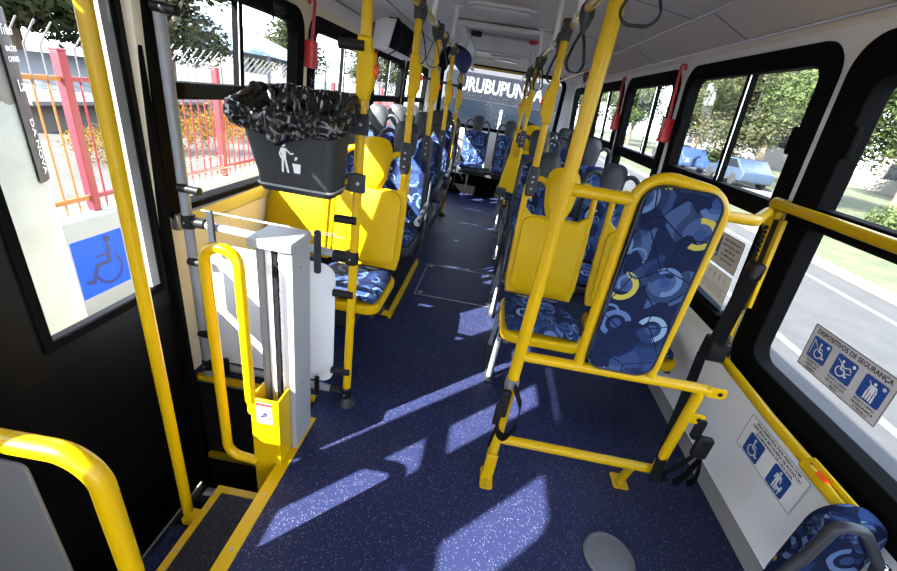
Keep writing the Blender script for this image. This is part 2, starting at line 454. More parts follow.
wn = 0
def window(side, y0, y1, z0, z1, cb0, cb1, mul, fw, latch=True):
    global wn; wn += 1
    X = XR if side > 0 else XL; sl = (X(z1)-X(z0))/(z1-z0)
    U = V((0, -side, 0)); W = V((sl, 0, 1)); Nn = U.cross(W).normalized()
    P = lambda y, z, d=0: V((X(z0)+(z-z0)*sl, y, z)) + Nn*d
    f = lambda y: (y1-y) if side > 0 else (y-y0)
    w = thing('window_%d' % wn, None, None, (X(z0), (y0+y1)/2, z0)); struct(w)
    L = y1-y0; H = z1-z0; O = P(y1 if side > 0 else y0, z0, -.05); 
    R = MB().ring(rrect(0, 0, L, H, .12, 8), rrect(fw, fw, L-fw, H-fw, .06, 8), O, U, W, .066)
    part('frame', R, BLK, w, bevel=.004)
    bar = MB().prism([(fw-.01, cb0-z0), (L-fw+.01, cb0-z0), (L-fw+.01, cb1-z0), (fw-.01, cb1-z0)], P(y1 if side > 0 else y0, z0, -.045), U, W, .05)
    part('crossbar', bar, BLK, w, bevel=.004)
    for nm, c, d in (('lower_pane', z0+fw-.012, cb0+.005), ('upper_pane', cb1-.005, z1-fw+.012)):
        g = MB().prism([(fw-.012, c-z0), (L-fw+.012, c-z0), (L-fw+.012, d-z0), (fw-.012, d-z0)], P(y1 if side > 0 else y0, z0, -.034), U, W, .004)
        part(nm, g, GLASS, w, flat=True)
    # sliding sash of the upper half
    if mul:
        m0 = f(mul)
        part('mullion', MB().prism([(m0-.02, cb1-z0), (m0+.02, cb1-z0), (m0+.02, H-fw+.01), (m0-.02, H-fw+.01)], P(y1 if side > 0 else y0, z0, -.03), U, W, .028), BLK, w)
        part('chrome_strip', MB().prism([(m0+.012*side, cb1-z0), (m0+.019*side, cb1-z0), (m0+.019*side, H-fw+.005), (m0+.012*side, H-fw+.005)][::side], P(y1 if side > 0 else y0, z0, -.002), U, W, .004), CHR, w)
        if latch:
            zc = (cb1+z1)/2-.05
            for yy in (y0+fw+.012, y1-fw-.012):
                a = f(yy)
                part('latch', MB().prism(rrect(a-.014, zc-z0-.05, a+.014, zc-z0+.05, .012, 4), P(y1 if side > 0 else y0, z0, -.002), U, W, .022), BLK, w, bevel=.004)
    return w
for r in RW: window(1, *r)
for r in LW: window(-1, *r, latch=False)
# grey sill below the first left window
struct(MB().box((-1.24, 1.45, .735), (-1.205, 2.56, .805)).build('trim_1', STEEL, bevel=.006))

# door leaves in the left wall: black stiles, glass, black kick panel
def door(name, y0, y1, g0, g1, gz0, gz1, bar=None):
    d = thing(name, None, None, (-1.25, (y0+y1)/2, -.72)); struct(d); X = -1.27
    rect = lambda a, b, c, e: [(b, e), (a, e), (a, c), (b, c)]
    part('stile_frame', MB().ring(rect(y0, y1, gz0-.10, 1.77), rect(g0, g1, gz0, gz1), (X, 0, 0), (0,1,0), (0,0,1), .035), DOORB, d, bevel=.005)
    part('gasket', MB().ring(rect(g0-.03, g1+.012, gz0-.03, gz1+.02), rect(g0, g1, gz0, gz1), (X+.034, 0, 0), (0,1,0), (0,0,1), .008), BLK, d, bevel=.003)
    part('kick_panel', MB().box((X, y0, -.70), (X+.028, y1, gz0-.098)), DOORB, d, bevel=.004)
    part('pane', MB().box((X+.012, g0-.005, gz0-.005), (X+.017, g1+.005, gz1+.005)), GLASS, d, flat=True)
    if bar: part('glazing_bar', MB().box((X, g0-.002, bar[0]), (X+.03, g1+.002, bar[1])), DOORB, d)
    return d
dr = door('door_1', .63, 1.385, .902, 1.345, .535, 1.66)
part('edge_trim', MB().box((-1.262, 1.305, .538), (-1.238, 1.344, 1.658)), GREY, dr)
door('door_2', .20, .625, .36, .575, .65, 1.70)
d3 = door('door_3', -.20, .195, -.105, .155, .70, 1.705, (1.18, 1.255))
part('centre_seal', MB().box((-1.27, -.075, .69), (-1.235, -.05, 1.715)), BLK, d3)
struct(MB().box((-1.262, 1.386, -.70), (-1.205, 1.412, 1.775)).build('trim_2', BLK, bevel=.004))

# floor, boarding well
fl = MB()
fl.box((-1.25, 1.44, -.04), (1.225, 7.25, 0)); fl.box((-.609, -.2, -.04), (1.225, 1.44, 0)); fl.box((-1.25, -2.6, -.04), (1.225, -.2, 0))
struct(fl.build('floor', VINYL, flat=True, merge=False, origin=(0, 0, 0)))
wl = MB(); wl.box((-1.25, -.2, -.75), (-.6, 1.44, -.72)); wl.box((-.612, -.2, -.72), (-.605, 1.44, -.042)); wl.box((-1.25, 1.432, -.72), (-.605, 1.44, -.042)); wl.box((-1.25, -.208, -.72), (-.605, -.2, -.042))
struct(wl.build('trim_3', BLKP, flat=True, merge=False))
def trimstrip(n, lo, hi, screws, ax):
    o = struct(MB().box(lo, hi).build(n, YEL, bevel=.002))
    for s in screws:
        p = list((V(lo)+V(hi))/2); p[ax] = s; p[2] = hi[2]
        part('screw', MB().lathe([(.006, -.001), (.006, .001), (.003, .0018)], p, n=10), STEEL, o)
    return o
trimstrip('trim_4', (-.612, -.2, -.012), (-.563, 1.315, .004), [.3, .72, .92, 1.14, 1.29], 1)
trimstrip('trim_5', (-1.21, 1.425, -.02), (-.62, 1.446, .012), [], 0)
trimstrip('trim_6', (-1.2, 1.405, -.53), (-.75, 1.43, -.50), [], 0)
# right cove along the floor edge
cv = MB().prism([(0, 0), (-.028, 0), (-.026, .01), (-.012, .03), (-.008, .06), (0, .06)], (1.218, 7.24, 0), (1,0,0), (0,0,1), 9.8)
struct(cv.build('baseboard_right', GREY))
cv = MB().prism([(0, 0), (0, .03), (.008, .03), (.022, 0)], (-1.25, 7.24, 0), (1,0,0), (0,0,1), 5.7)
struct(cv.build('baseboard_left', GREY))

# ceiling
CP = [(1.112,1.755),(1.102,1.835),(.9,1.925),(.5,1.985),(0,2.0),(-.5,1.985),(-.9,1.925),(-1.14,1.835),(-1.185,1.755)]
CO = [(x*1.03 + (.02 if x > 0 else -.02 if x < 0 else 0), z+.035) for x, z in CP]
cl = struct(MB().prism(CP + CO[::-1], (0, 7.25, 0), (1,0,0), (0,0,1), 9.85).build('ceiling', CEIL, flat=True, origin=(0, 0, 2.0)))
for k, (x, z) in enumerate(((1.098, 1.832), (.896, 1.922), (-.896, 1.922), (-1.134, 1.832))):
    part('cove_bead', MB().tube([(x, -2.5, z), (x, 7.2, z)], .006, 8), ALU if k < 2 else GREY, cl)
for y in (1.55, 2.35, 3.6, 4.9, 6.2):
    part('panel_seam', MB().bar((1.098, y, 1.836), (.9, y, 1.9245), .006, .004), GREY, cl)
    part('panel_seam', MB().bar((.895, y+.2, 1.925), (.5, y+.2, 1.9845), .006, .004), GREY, cl)
# rear wall with its window
rw = MB()
for lo, hi in (((-1.25, 7.2, 0), (1.22, 7.25, .99)), ((-1.2, 7.2, .99), (-.99, 7.25, 1.98)), ((.95, 7.2, .99), (1.19, 7.25, 1.98)), ((-.99, 7.2, 1.87), (.95, 7.25, 1.99))): rw.box(lo, hi)
struct(rw.build('wall_rear', WALL, flat=True, merge=False, origin=(0, 7.2, 0)))
w = thing('window_%d' % (wn+1), None, None, (0, 7.2, .97)); struct(w)
part('frame', MB().ring(rrect(-1.03, .95, .99, 1.90, .16, 8), rrect(-.97, 1.0, .93, 1.845, .11, 8), (0, 7.245, 0), (1,0,0), (0,0,1), .06), BLK, w, bevel=.004)
part('pane', MB().box((-.99, 7.22, .99), (.95, 7.224, 1.87)), GLASS, w, flat=True)
# front bulkhead behind the camera with the windscreen opening
fw_ = MB()
for lo, hi in (((-1.25, -2.65, -.05), (1.22, -2.6, .35)), ((-1.25, -2.65, 1.88), (1.2, -2.6, 1.98))): fw_.box(lo, hi)
struct(fw_.build('wall_front', WALL, flat=True, merge=False))

# ------------------------------------------------------------------ outside
struct(MB().box((-1.3, -30, -1.05), (7.9, 110, -.9)).build('road', ASPH, flat=True))
for x, nm in ((4.35, 'lane_line'), (7.05, 'edge_line')):
    struct(MB().box((x-.06, -30, -.9), (x+.06, 110, -.896)).build(nm, LINE, flat=True))
kb = MB()
for i in range(-8, 60): kb.box((7.9, i*1.0, -1.0), (8.25, i*1.0+.97, -.80))
struct(kb.build('kerb_strip', KERB, merge=False, bevel=.02))
struct(MB().box((8.25, -30, -1.0), (10.9, 110, -.82)).build('grass_verge', GRASS, flat=True))
struct(MB().box((10.9, -30, -1.0), (15.5, 110, -.80)).build('far_lane', PATH, flat=True))
struct(MB().box((15.5, -30, -1.0), (70, 110, -.78)).build('far_grass', GRASS, flat=True))
struct(MB().box((-3.1, -20, -1.05), (-1.45, 60, -.72)).build('pavement', PAVE, flat=True))
struct(MB().box((-1.45, -20, -1.05), (-1.3, 60, -.74)).build('kerb_stone', KERB, flat=True))
struct(MB().box((-60, -20, -1.05), (-3.3, 110, -.10)).build('playground_ground', SAND, flat=True))
struct(MB().box((-3.32, -6, -1.0), (-3.1, 40, .10)).build('fence_plinth', PAINTW, bevel=.02))
# ---- fence along the pavement
post0 = None; panel0 = None; FX = -3.2; DY = 1.75
ords = ['nearest', 'second nearest', 'third nearest', 'fourth nearest', 'fifth nearest', 'sixth nearest', 'seventh nearest', 'farthest']
for k in range(0, 7):
    y = 2.96 + DY*(k-0)
    if not post0:
        post0 = thing('fence_post', '', 'post', (FX, y, .10), 'red fence posts on the pale plinth')
        part('shaft', MB().box((FX-.033, y-.033, .10), (FX+.033, y+.033, 1.28)), FRED, post0, bevel=.006)
        part('post_cap', MB().box((FX-.037, y-.037, 1.28), (FX+.037, y+.037, 1.295)), FRED, post0, bevel=.004)
        o = post0
    else: o = dup(post0, (FX, y, .10))
    o['label'] = 'thick square red fence post on pale plinth, %s to the bus door' % ords[k]
def fence_panel(y0, col, label):
    p = thing('fence', label, 'fence', (FX, y0, .10), 'bar fence panels with bent steel spikes')
    for z in (.20, 1.08): part('rail', MB().box((FX-.015, y0+.033, z), (FX+.015, y0+DY-.033, z+.032)), col, p)
    b0 = s0 = None
    for i in range(15):
        y = y0 + .12 + i*.1075
        if b0 is None:
            b0 = part('bar', MB().tube([(FX, y, .10), (FX, y, 1.10)], .0075, 6), col, p)
            s0 = part('spike', MB().tube([(FX+.012, y, 1.02), (FX+.012, y, 1.30), (FX+.17, y-.03, 1.45)], .0055, 6), GALV, p)
        else:
            for q in (b0, s0):
                c = q.copy(); C.objects.link(c); c.parent = p; c.location = (0, y-(y0+.12), 0)
    return p
pf = fence_panel(2.96-DY, FORG, 'bar fence panel coloured orange as a window reflection, just past the concrete pole')  # orange bar colour stands in for a reflection in the glazing
p1 = fence_panel(2.96, FRED, 'red bar fence panel nearest the bus door, spikes bent over its top')
for k in range(1, 6):
    dup(p1, (FX, 2.96+DY*k, .10), label='red bar fence panel with bent spikes, %s behind the nearest one' % ['first', 'second', 'third', 'fourth', 'fifth'][k-1])

# ---- concrete utility pole with a poster strip
pm = mat('pole_concrete', (.3,.29,.27), .85, bump=.6, bscale=25); t = NT(pm); tc = t.n('TexCoord')
nz = t.n('TexNoise', i={'Vector': tc.outputs['Object'], 'Scale': 6, 'Detail': 6}); sx = t.n('SeparateXYZ', i={0: tc.outputs['Object']})
low = t.math('LESS_THAN', t.math('ADD', sx.outputs[2], t.math('MULTIPLY', nz.outputs['Fac'], .25)), 1.93)
t.set(t.b.inputs['Base Color'], t.mix(low, t.mix(nz.outputs['Fac'], (.05,.049,.047,1), (.19,.18,.17,1)), t.mix(nz.outputs['Fac'], (.20,.22,.225,1), (.31,.335,.34,1))))
PX, PY, PR = -2.34, 1.60, .265
up = tag(MB().lathe([(PR+.01, 0), (PR, .9), (PR-.01, 2.2), (PR-.03, 7)], (PX, PY, -.72), n=40).build('utility_pole', pm, origin=(PX, PY, -.72)),
         'thick grey concrete utility pole, whitewashed lower half, standing beside the bus door', 'pole')
a0, a1 = math.radians(20), math.radians(47); mb = MB(); vs = []
for z in [.74+.12*i for i in range(7)]:
    for k in range(7):
        a = a0+(a1-a0)*k/6; vs.append((PX+(PR+.006)*math.cos(a), PY+(PR+.006)*math.sin(a), z))
fs = [(i*7+k, i*7+k+1, i*7+8+k, i*7+7+k) for i in range(6) for k in range(6)]
vs2 = [V(p) - (V(p)-V((PX, PY, p[2])))*.012 for p in vs]; n = len(vs)
ps = MB().add(vs, fs).add(vs2, [f[::-1] for f in fs]).build('poster', SBLACK, origin=(PX, PY, .74)); tag(ps, 'narrow black poster strip with white lettering pasted on the concrete pole', 'poster')
am = (a0+a1)/2; tn = V((-math.sin(am), math.cos(am), 0)); rd = V((math.cos(am), math.sin(am), 0)); base = V((PX, PY, 0)) + rd*(PR+.008)
for s_, z, sz in (('Tribo', 1.375, .055), ('RAÇÕES', 1.305, .030), ('CARNES', 1.265, .030), ('La', 1.16, .07)):
    text(s_, sz, base+V((0,0,z)), tn, (0,0,1), ps, PICTO)
text('DA NOVA', .055, base+V((0,0,.90)), (0,0,-1), tn, ps, PICTO)

# ---- trees, bushes, buildings, cars outside
def leaves(blobs, n, size, seed, squash=.7):
    rnd = random.Random(seed); vs = []; fs = []
    wts = [b[1]**2 for b in blobs]
    for i in range(n):
        c, r = rnd.choices(blobs, wts)[0]
        d = V((rnd.gauss(0,1), rnd.gauss(0,1), rnd.gauss(0,1))).normalized()
        p = V(c) + V((d.x, d.y, d.z*squash))*r*(rnd.random()**.35)
        u = V((rnd.gauss(0,1), rnd.gauss(0,1), rnd.gauss(0,.6))).normalized(); w = u.cross(d)
        if w.length < .1: continue
        w.normalize(); s = size*(.6+.8*rnd.random()); b = len(vs)
        vs += [p-u*s, p+w*s*.45, p+u*s, p-w*s*.45]; fs.append((b, b+1, b+2, b+3))
    return MB().add(vs, fs)
def tree(name, loc, h, r, n, size, m, seed, label, group=None):
    rnd = random.Random(seed); x, y, z = loc
    t_ = thing(name, label, 'tree', loc, group)
    bl = []
    for i in range(11):
        a = rnd.random()*2*PI; q = r*.62*rnd.random()**.5
        bl.append(((x+q*math.cos(a), y+q*math.sin(a), z+h*(.38+.5*rnd.random())), r*(.38+.25*rnd.random())))
    part('crown', leaves(bl, n, size, seed), m, t_, flat=True, merge=False)
    tr = MB().tube([(x, y, z), (x+.1, y, z+h*.25), (x, y+.1, z+h*.55)], [.17*h/6, .13*h/6, .08*h/6], 8)
    for i in range(5):
        c = bl[i][0]; tr.tube([(x+.05, y, z+h*(.22+.04*i)), tuple((V(c)+V((x, y, z+h*.4)))/2), c], [.08*h/6, .05*h/6, .02*h/6], 6)
    part('trunk', tr, TRUNK, t_); return t_
TA = tree('street_tree', (16, 21, -.8), 7.5, 3.6, 17000, .105, LEAF, 3, 'x', 'trees across the road')
TB = tree('street_tree', (15.0, 29, -.8), 7.0, 3.4, 14000, .115, LEAFO, 5, 'x', 'trees across the road')
spots = [(24, 17.5, 1.2, 'broad leafy tree across the road, framed by the big window'), (16, 21, 1.05, 'dense green tree filling the wide sliding window'), (15, 29, 1.0, 'olive green tree left of the dense one in the sliding window'),
         (17, 38, 1.15, 'pale tree beyond the olive one across the road'), (15, 50, 1.0, 'far street tree seen through the second window'), (17, 64, 1.2, 'distant street tree seen through the third window'),
         (15.5, 84, 1.2, 'most distant street tree at the end of the road'), (26.5, 29, 1.3, 'tall tree standing behind the row across the road'), (26, 44, 1.5, 'big tree behind the far street trees'), (25, 6.5, 1.2, 'leafy tree above the plank stall')]
for i, (x, y, s, lb) in enumerate(spots):
    src = TA if i in (1, 0, 4, 7, 9) else TB
    if (i == 1): o = TA
    elif i == 2: o = TB
    else: o = dup(src, (x, y, -.8), rz=i*1.3, sc=s)
    o['label'] = lb
bu = tag(leaves([((0,0,.5), .7), ((.6,.3,.4), .6), ((-.5,-.4,.4), .55)], 2600, .055, 9).build('roadside_bush', LEAF, flat=True, merge=False, origin=(0,0,0)), 'x', 'bush', 'bushes across the road')
for i, (x, y, s, lb) in enumerate([(13.6, 14.6, 1.1, 'green bush right of the plank stall across the road'), (14.2, 19.6, 1.3, 'low bush under the dense tree across the road'), (16.3, 28.6, 1.4, 'bush between two trees across the road'), (17.5, 34.5, 1.8, 'far bush past the olive tree across the road')]):
    o = bu if i == 0 else bu.copy()
    if i: C.objects.link(o)
    o.location = (x, y, -.8); o.scale = (s, s, s); o['label'] = lb
# plank stall across the road
st = thing('market_stall', 'open plank stall with brick roof and timber posts across the road', 'stall', (18.2, 14.5, -.8))
part('roof', MB().prism([(-1.8, 2.3), (0, 3.1), (1.8, 2.3), (1.8, 2.2), (0, 2.95), (-1.8, 2.2)], (18.2, 18.5, -.8), (1,0,0), (0,0,1), 8), BRICK, st)
for y in (11, 13.3, 15.8, 18.2):
    part('timber_post', MB().box((16.7, y-.09, -.8), (16.9, y+.09, 1.5)), WOOD, st)
part('plank_shelf', MB().box((16.6, 10.8, .75), (19.6, 18.3, .9)), WOOD, st); part('back_wall', MB().box((19.6, 10.8, -.8), (19.8, 18.3, 1.5)), STUC, st)
for y in (12.1, 14.5, 17): part('brace', MB().bar((16.8, y-.9, .1), (16.8, y+.9, 1.45), .12, .12), WOOD, st)
def house(name, lo, hi, roof, label, m=STUC):
    h = thing(name, label, 'building', ((lo[0]+hi[0])/2, (lo[1]+hi[1])/2, lo[2]))
    part('wall', MB().box(lo, hi), m, h, flat=True)
    xm = (lo[0]+hi[0])/2; e = .4
    part('roof', MB().prism([(lo[0]-e, hi[2]), (hi[0]+e, hi[2]), (xm, hi[2]+roof)], (0, hi[1]+e, 0), (1,0,0), (0,0,1), hi[1]-lo[1]+2*e), BRICK, h, flat=True)
    n = 3
    for i in range(n):
        x = lo[0]+(hi[0]-lo[0])*(i+.5)/n; z = lo[2]+(hi[2]-lo[2])*.5
        part('window', MB().box((x-.5, lo[1]-.05, z-.6), (x+.5, lo[1]+.02, z+.6)), WSHIELD, h)
    for i in range(2):
        y = lo[1]+(hi[1]-lo[1])*(i+.5)/2; x = lo[0] if lo[0] > 0 else hi[0]
        part('window', MB().box((x-.05, y-.6, lo[2]+1.2), (x+.05, y+.6, lo[2]+2.4)), WSHIELD, h)
    return h
house('house', (34, 33, -.8), (43, 41, 4.2), 2.0, 'cream house with clay roof among the trees across the road')
house('house', (24, 52, -.8), (34, 66, 5.0), 2.2, 'far pale house behind the street trees across the road')
house('house', (-44, 76, -.3), (-39, 82, 4.6), 1.5, 'stucco house with clay roof behind the blue canopy')
house('house', (-49, 72, -.3), (-45, 78, 4.9), 1.6, 'far house with clay roof left of the bus')
def car(loc, rz, col, label):
    c = thing('car', label, 'car', (0,0,0), 'parked cars across the road')
    m = mat('car_paint', tuple(c*.28 for c in col), .35, spec=.3, coat=.2)
    body = [(-2.0,.3),(2.0,.3),(2.05,.55),(1.95,.75),(1.1,.88),(.45,1.38),(-1.0,1.42),(-1.75,.95),(-2.05,.85),(-2.08,.5)]
    part('body', MB().prism(body, (0,.82,0), (1,0,0), (0,0,1), 1.64), m, c, bevel=.06)
    part('windows', MB().prism([(.95,.9),(.42,1.32),(-.95,1.35),(-1.5,.95)], (0,.83,0), (1,0,0), (0,0,1), 1.66), WSHIELD, c)
    for x in (-1.3, 1.3):
        for y in (-.78, .78): part('wheel', MB().lathe([(.31,-.1),(.31,.1),(.2,.11)], (x, y, .31), (0, 1 if y > 0 else -1, 0), 18), TYRE, c)
    c.location = loc; c.rotation_euler[2] = rz; return c
car((14.2, 25.5, -.8), 1.57, (.10, .16, .26), 'blue hatchback parked under the trees, seen in the sliding window')
car((14.9, 10.6, -.78), 1.57, (.22, .24, .27), 'grey car in front of the plank stall')
car((13.0, 30.2, -.8), 1.57, (.08, .16, .4), 'deep blue car parked just beyond the hatchback along the road')
car((14.2, 35.2, -.8), 1.57, (.05, .05, .06), 'dark car parked farthest along the road')
# orange street post seen at the edge of the sliding window
op = thing('street_post', 'tall orange street post beyond the far edge of the sliding window', 'post', (9.6, 24.9, -.82))
part('shaft', MB().box((9.54, 24.8, -.82), (9.68, 24.94, 3.8)), FORG, op, bevel=.03); part('base_plate', MB().box((9.44, 24.7, -.82), (9.78, 25.04, -.7)), CONC, op)
# left: trees, canopy, shed, flowering bushes
tree('garden_tree', (-10.5, 13.2, -.3), 5.4, 2.5, 16000, .10, LEAFD, 11, 'olive green tree behind the fence, between door glass and first left window')
tree('garden_tree', (-11.0, 9.2, -.3), 5.6, 2.7, 16000, .10, LEAFD, 12, 'green tree seen over the fence through the door glass')
tree('garden_tree', (-16, 33, -.3), 5.0, 2.8, 6000, .13, LEAFD, 13, 'small green tree right of the blue canopy')
tree('garden_tree', (-9, 32, -.3), 4.6, 2.6, 6000, .13, LEAFD, 14, 'far tree seen through the second left window')
tree('garden_tree', (-12.2, 5.2, -.3), 6.2, 2.9, 15000, .11, LEAFD, 16, 'dark green tree above the fence behind the concrete pole')
ca = thing('canopy', 'pale blue fabric canopy on a pole behind the fence', 'canopy', (-11.5, 19.2, -.3))
part('roof_cloth', MB().add([(-15,16.6,1.72),(-9,16.6,1.72),(-9,22.5,1.6),(-15,22.5,1.6),(-12.5,18.6,3.1)], [(0,1,4),(1,2,4),(2,3,4),(3,0,4),(3,2,1,0)]), CANVAS, ca, flat=True)
for x in (-14.8, -9.1):
    for y in (16.7, 22.3): part('leg', MB().tube([(x, y, -.3), (x, y, 1.75)], .05, 8), GALV, ca)
sh = thing('shed', 'low shed with pale corrugated roof behind the red fence', 'shed', (-8.4, 8.2, -.3))
part('roof', MB().prism([(-1.5, .35), (1.3, .9), (1.3, .96), (-1.5, .41)], (-8.4, 10.4, 0), (-1,0,0), (0,0,1), -4.6), CONC, sh)
part('wall', MB().box((-9.6, 6.0, -.3), (-7.2, 10.2, .35)), CONC, sh)
fb = None
for i, (x, y, s, m, lb) in enumerate([(-5.2, 6.4, .75, 0, 'yellow flowering bush behind the red fence, nearest of three'), (-5.6, 8.6, .8, 1, 'yellow flowering bush behind the fence, second of three'), (-5.0, 5.0, .5, 0, 'small yellow bush by the fence near the door')]):
    if fb is None: fb = leaves([((0,0,.55), .8), ((.5,.5,.5), .6), ((-.4,-.5,.4), .6)], 2600, .035, 21).build('flowering_bush', LEAFY, flat=True, merge=False, origin=(0,0,0)); o = fb
    else: o = fb.copy(); C.objects.link(o)
    o.location = (x, y, -.12); o.scale = (s, s, s); o.rotation_euler[2] = i*1.1; tag(o, lb, 'bush', 'flowering bushes behind the fence')

# ---- the bus parked behind
bb = thing('parked_bus', 'white bus parked behind, seen through the rear window, name on its visor band', 'bus', (.1, 9.6, -.9)); BY = 8.75
BWH = mat('bus_white', (.060, .062, .068), .5, spec=.1); BBL = mat('visor_blue', (.0115, .0135, .0185), .6, spec=.05)
part('body', MB().box((-1.38, BY, -.5), (1.5, BY+9, 2.18)), BWH, bb, bevel=.22, seg=5)
part('visor_band', MB().prism(rrect(-1.13, 1.40, 1.26, 1.86, .1), (0, BY+.01, 0), (1,0,0), (0,0,1), .02), BBL, bb)
part('windscreen', MB().prism(rrect(-1.18, .25, 1.30, 1.385, .12), (0, BY+.01, 0), (1,0,0), (0,0,1), .016), WSHIELD, bb)
part('windscreen_post', MB().box((.03, BY-.015, .27), (.08, BY, 1.28)), LGREY, bb)
for x0, x1 in ((-.95, -.35), (1.15, .35)):
    part('wiper', MB().tube([(x1, BY-.05, .35), ((x0+x1)/2, BY-.04, .72), (x0, BY-.04, 1.05)], .012, 6), STEEL, bb)
part('headlamp', MB().ball((-1.0, BY+.02, -.15), (.2, .05, .1)), WHT, bb); part('headlamp', MB().ball((1.12, BY+.02, -.15), (.2, .05, .1)), WHT, bb)
for x in (-1.15, 1.27): part('wheel', MB().lathe([(.48, -.14), (.48, .14), (.3, .15)], (x, BY+2.2, -.42), (1,0,0), 20), TYRE, bb)
text('URUBUPUNGÁ', .34, (-.03, BY-.012, 1.64), (1,0,0), (0,0,1), bb, mat('letter_white', (.13, .13, .135), .6, spec=.1), bold=.012, xs=.72)
# ================================================================== inside, left
def screw(p, ax, r=.006): return MB().lathe([(r, -.001), (r, .002), (r*.5, .003)], p, ax, 10)
def stanchion(x, y, z0, z1, label, btn=None, foot=True, joint=None, r=.0178, face=1, bracket=None, lean=0):
    t = thing('stanchion', label, 'pole', (x, y, z0), 'yellow stanchion poles')
    part('pole', MB().tube([(x, y, z0), (x+lean, y, z1)], r, 16), YEL, t)
    if foot: part('foot_collar', MB().lathe([(.042, 0), (.042, .012), (.026, .035), (.024, .05)], (x, y, z0), n=20), DGR, t)
    if joint: part('rail_joint', MB().lathe([(.022, -.055), (.026, -.02), (.026, .025), (.022, .03)], (x+lean, y, joint), n=18).tube([(x+lean, y-.05, joint), (x+lean, y+.05, joint)], .0235, 14), DGR, t)
    if btn:
        z = btn; h = part('button_housing', MB().prism([(-.0205, -.10), (.0205, -.10), (.024, -.075), (.036, -.055), (.036, .04), (.024, .06), (.0205, .09), (-.0205, .09)], (x+lean*.7, y+.0205, z), (face,0,0), (0,0,1), .041*face), YPL, t, bevel=.006)
        part('button', MB().lathe([(.015, 0), (.015, .008), (.010, .010)], (x+face*.035+lean*.7, y, z-.005), (face,0,0), 16), RBTN, h)
    if bracket:
        b0, b1 = bracket
        br = part('seat_bracket', MB().prism([(-.022, b0), (.022, b0), (.028, b0+.05), (.026, b1-.03), (.022, b1), (-.022, b1), (-.026, b1-.03), (-.028, b0+.05)], (x, y+.024, 0), (1,0,0), (0,0,1), .048), DGR, t, bevel=.008)
        for zz in (b0+.04, (b0+b1)/2, b1-.05): part('bolt', screw((x, y-.027, zz), (0,-1,0)), STEEL, br)
    return t
stanchion(-.90, .30, -.2, 1.97, 'second doorway pole, nearest the camera on the left', foot=True) if False else None
stanchion(-.912, .925, -.2, 1.97, 'yellow pole in the doorway in front of the door glass', foot=False)
P1 = stanchion(-.47, 1.444, 0, 1.99, 'yellow pole carrying the rubbish bin and one side of the grey screen frame', btn=1.44, lean=.015)
stanchion(-.435, 2.14, .90, 1.76, 'yellow pole rising from the aisle edge of the front left yellow seat', btn=1.46, foot=False, joint=1.745, bracket=(.99, 1.15))
stanchion(-.435, 2.80, .98, 1.75, 'yellow pole on the second left seat, behind the bin pole', btn=1.44, foot=False, joint=1.745, bracket=(.98, 1.14))
stanchion(-.445, 3.70, 1.0, 1.75, 'yellow pole by the third left seat, beside the navy bag', btn=1.42, foot=False, joint=1.745, bracket=(1.0, 1.12))
stanchion(-.475, 4.98, 0, 1.75, 'slim yellow pole standing on the floor at the far left of the aisle', btn=1.38, foot=True, joint=1.745)

# divider screen: grey pole, rails, clear pane above, white panel below
dv = thing('divider_screen', 'grey tube screen frame with clear upper pane and white lower panel beside the lift column', 'screen', (-1.155, 1.444, 0))
part('post', MB().tube([(-1.16, 1.444, 0), (-1.155, 1.444, 1.88)], .0195, 16), GREY, dv)
part('upper_rail', MB().tube([(-1.155, 1.444, .79), (-.47, 1.444, .762)], .0165, 14), LGREY, dv)
part('lower_rail', MB().tube([(-1.155, 1.444, .078), (-.47, 1.444, .072)], .0165, 14), GREY, dv)
for x, z in ((-1.155, .79), (-.472, .762), (-1.155, .078), (-.472, .072)):
    c = part('clamp', MB().lathe([(.026, -.028), (.028, 0), (.026, .028)], (x, 1.444, z), n=16).tube([(x, 1.444, z), (x+(.075 if x < -1 else -.075), 1.444, z)], .022, 14), BLKP, dv, bevel=.003)
    part('bolt', screw((x, 1.417, z), (0,-1,0), .004), STEEL, c)
for z in (1.52, .93, .62, .26):
    part('pane_holder', MB().tube([(-1.165, 1.428, z), (-1.078, 1.428, z-.004)], .0165, 12), BLKP, dv, bevel=.002)
for z in (1.50, .92, .60, .20):
    part('pane_holder', MB().tube([(-.455, 1.428, z), (-.540, 1.428, z-.002)], .0165, 12), BLKP, dv, bevel=.002)
part('clear_pane', MB().prism(rrect(-1.10, .845, -.51, 1.60, .03), (0, 1.452, 0), (1,0,0), (0,0,1), .006), ACRY, dv, flat=True)
part('pane_edge', MB().tube([(-1.10, 1.449, .845), (-.51, 1.449, .835)], .0022, 6), SWHITE, dv)
part('white_panel', MB().prism(rrect(-1.10, .105, -.54, .71, .06), (0, 1.454, 0), (1,0,0), (0,0,1), .006), WHT, dv, bevel=.0015)
for x in (-1.045, -.605):
    part('panel_clip', MB().prism(rrect(x-.014, .675, x+.014, .86, .01, 3), (0, 1.428, 0), (1,0,0), (0,0,1), .012), DGR, dv, bevel=.003)
    part('panel_clip', MB().prism(rrect(x-.011, .045, x+.011, .15, .009, 3), (0, 1.428, 0), (1,0,0), (0,0,1), .012), BLKP, dv, bevel=.003)

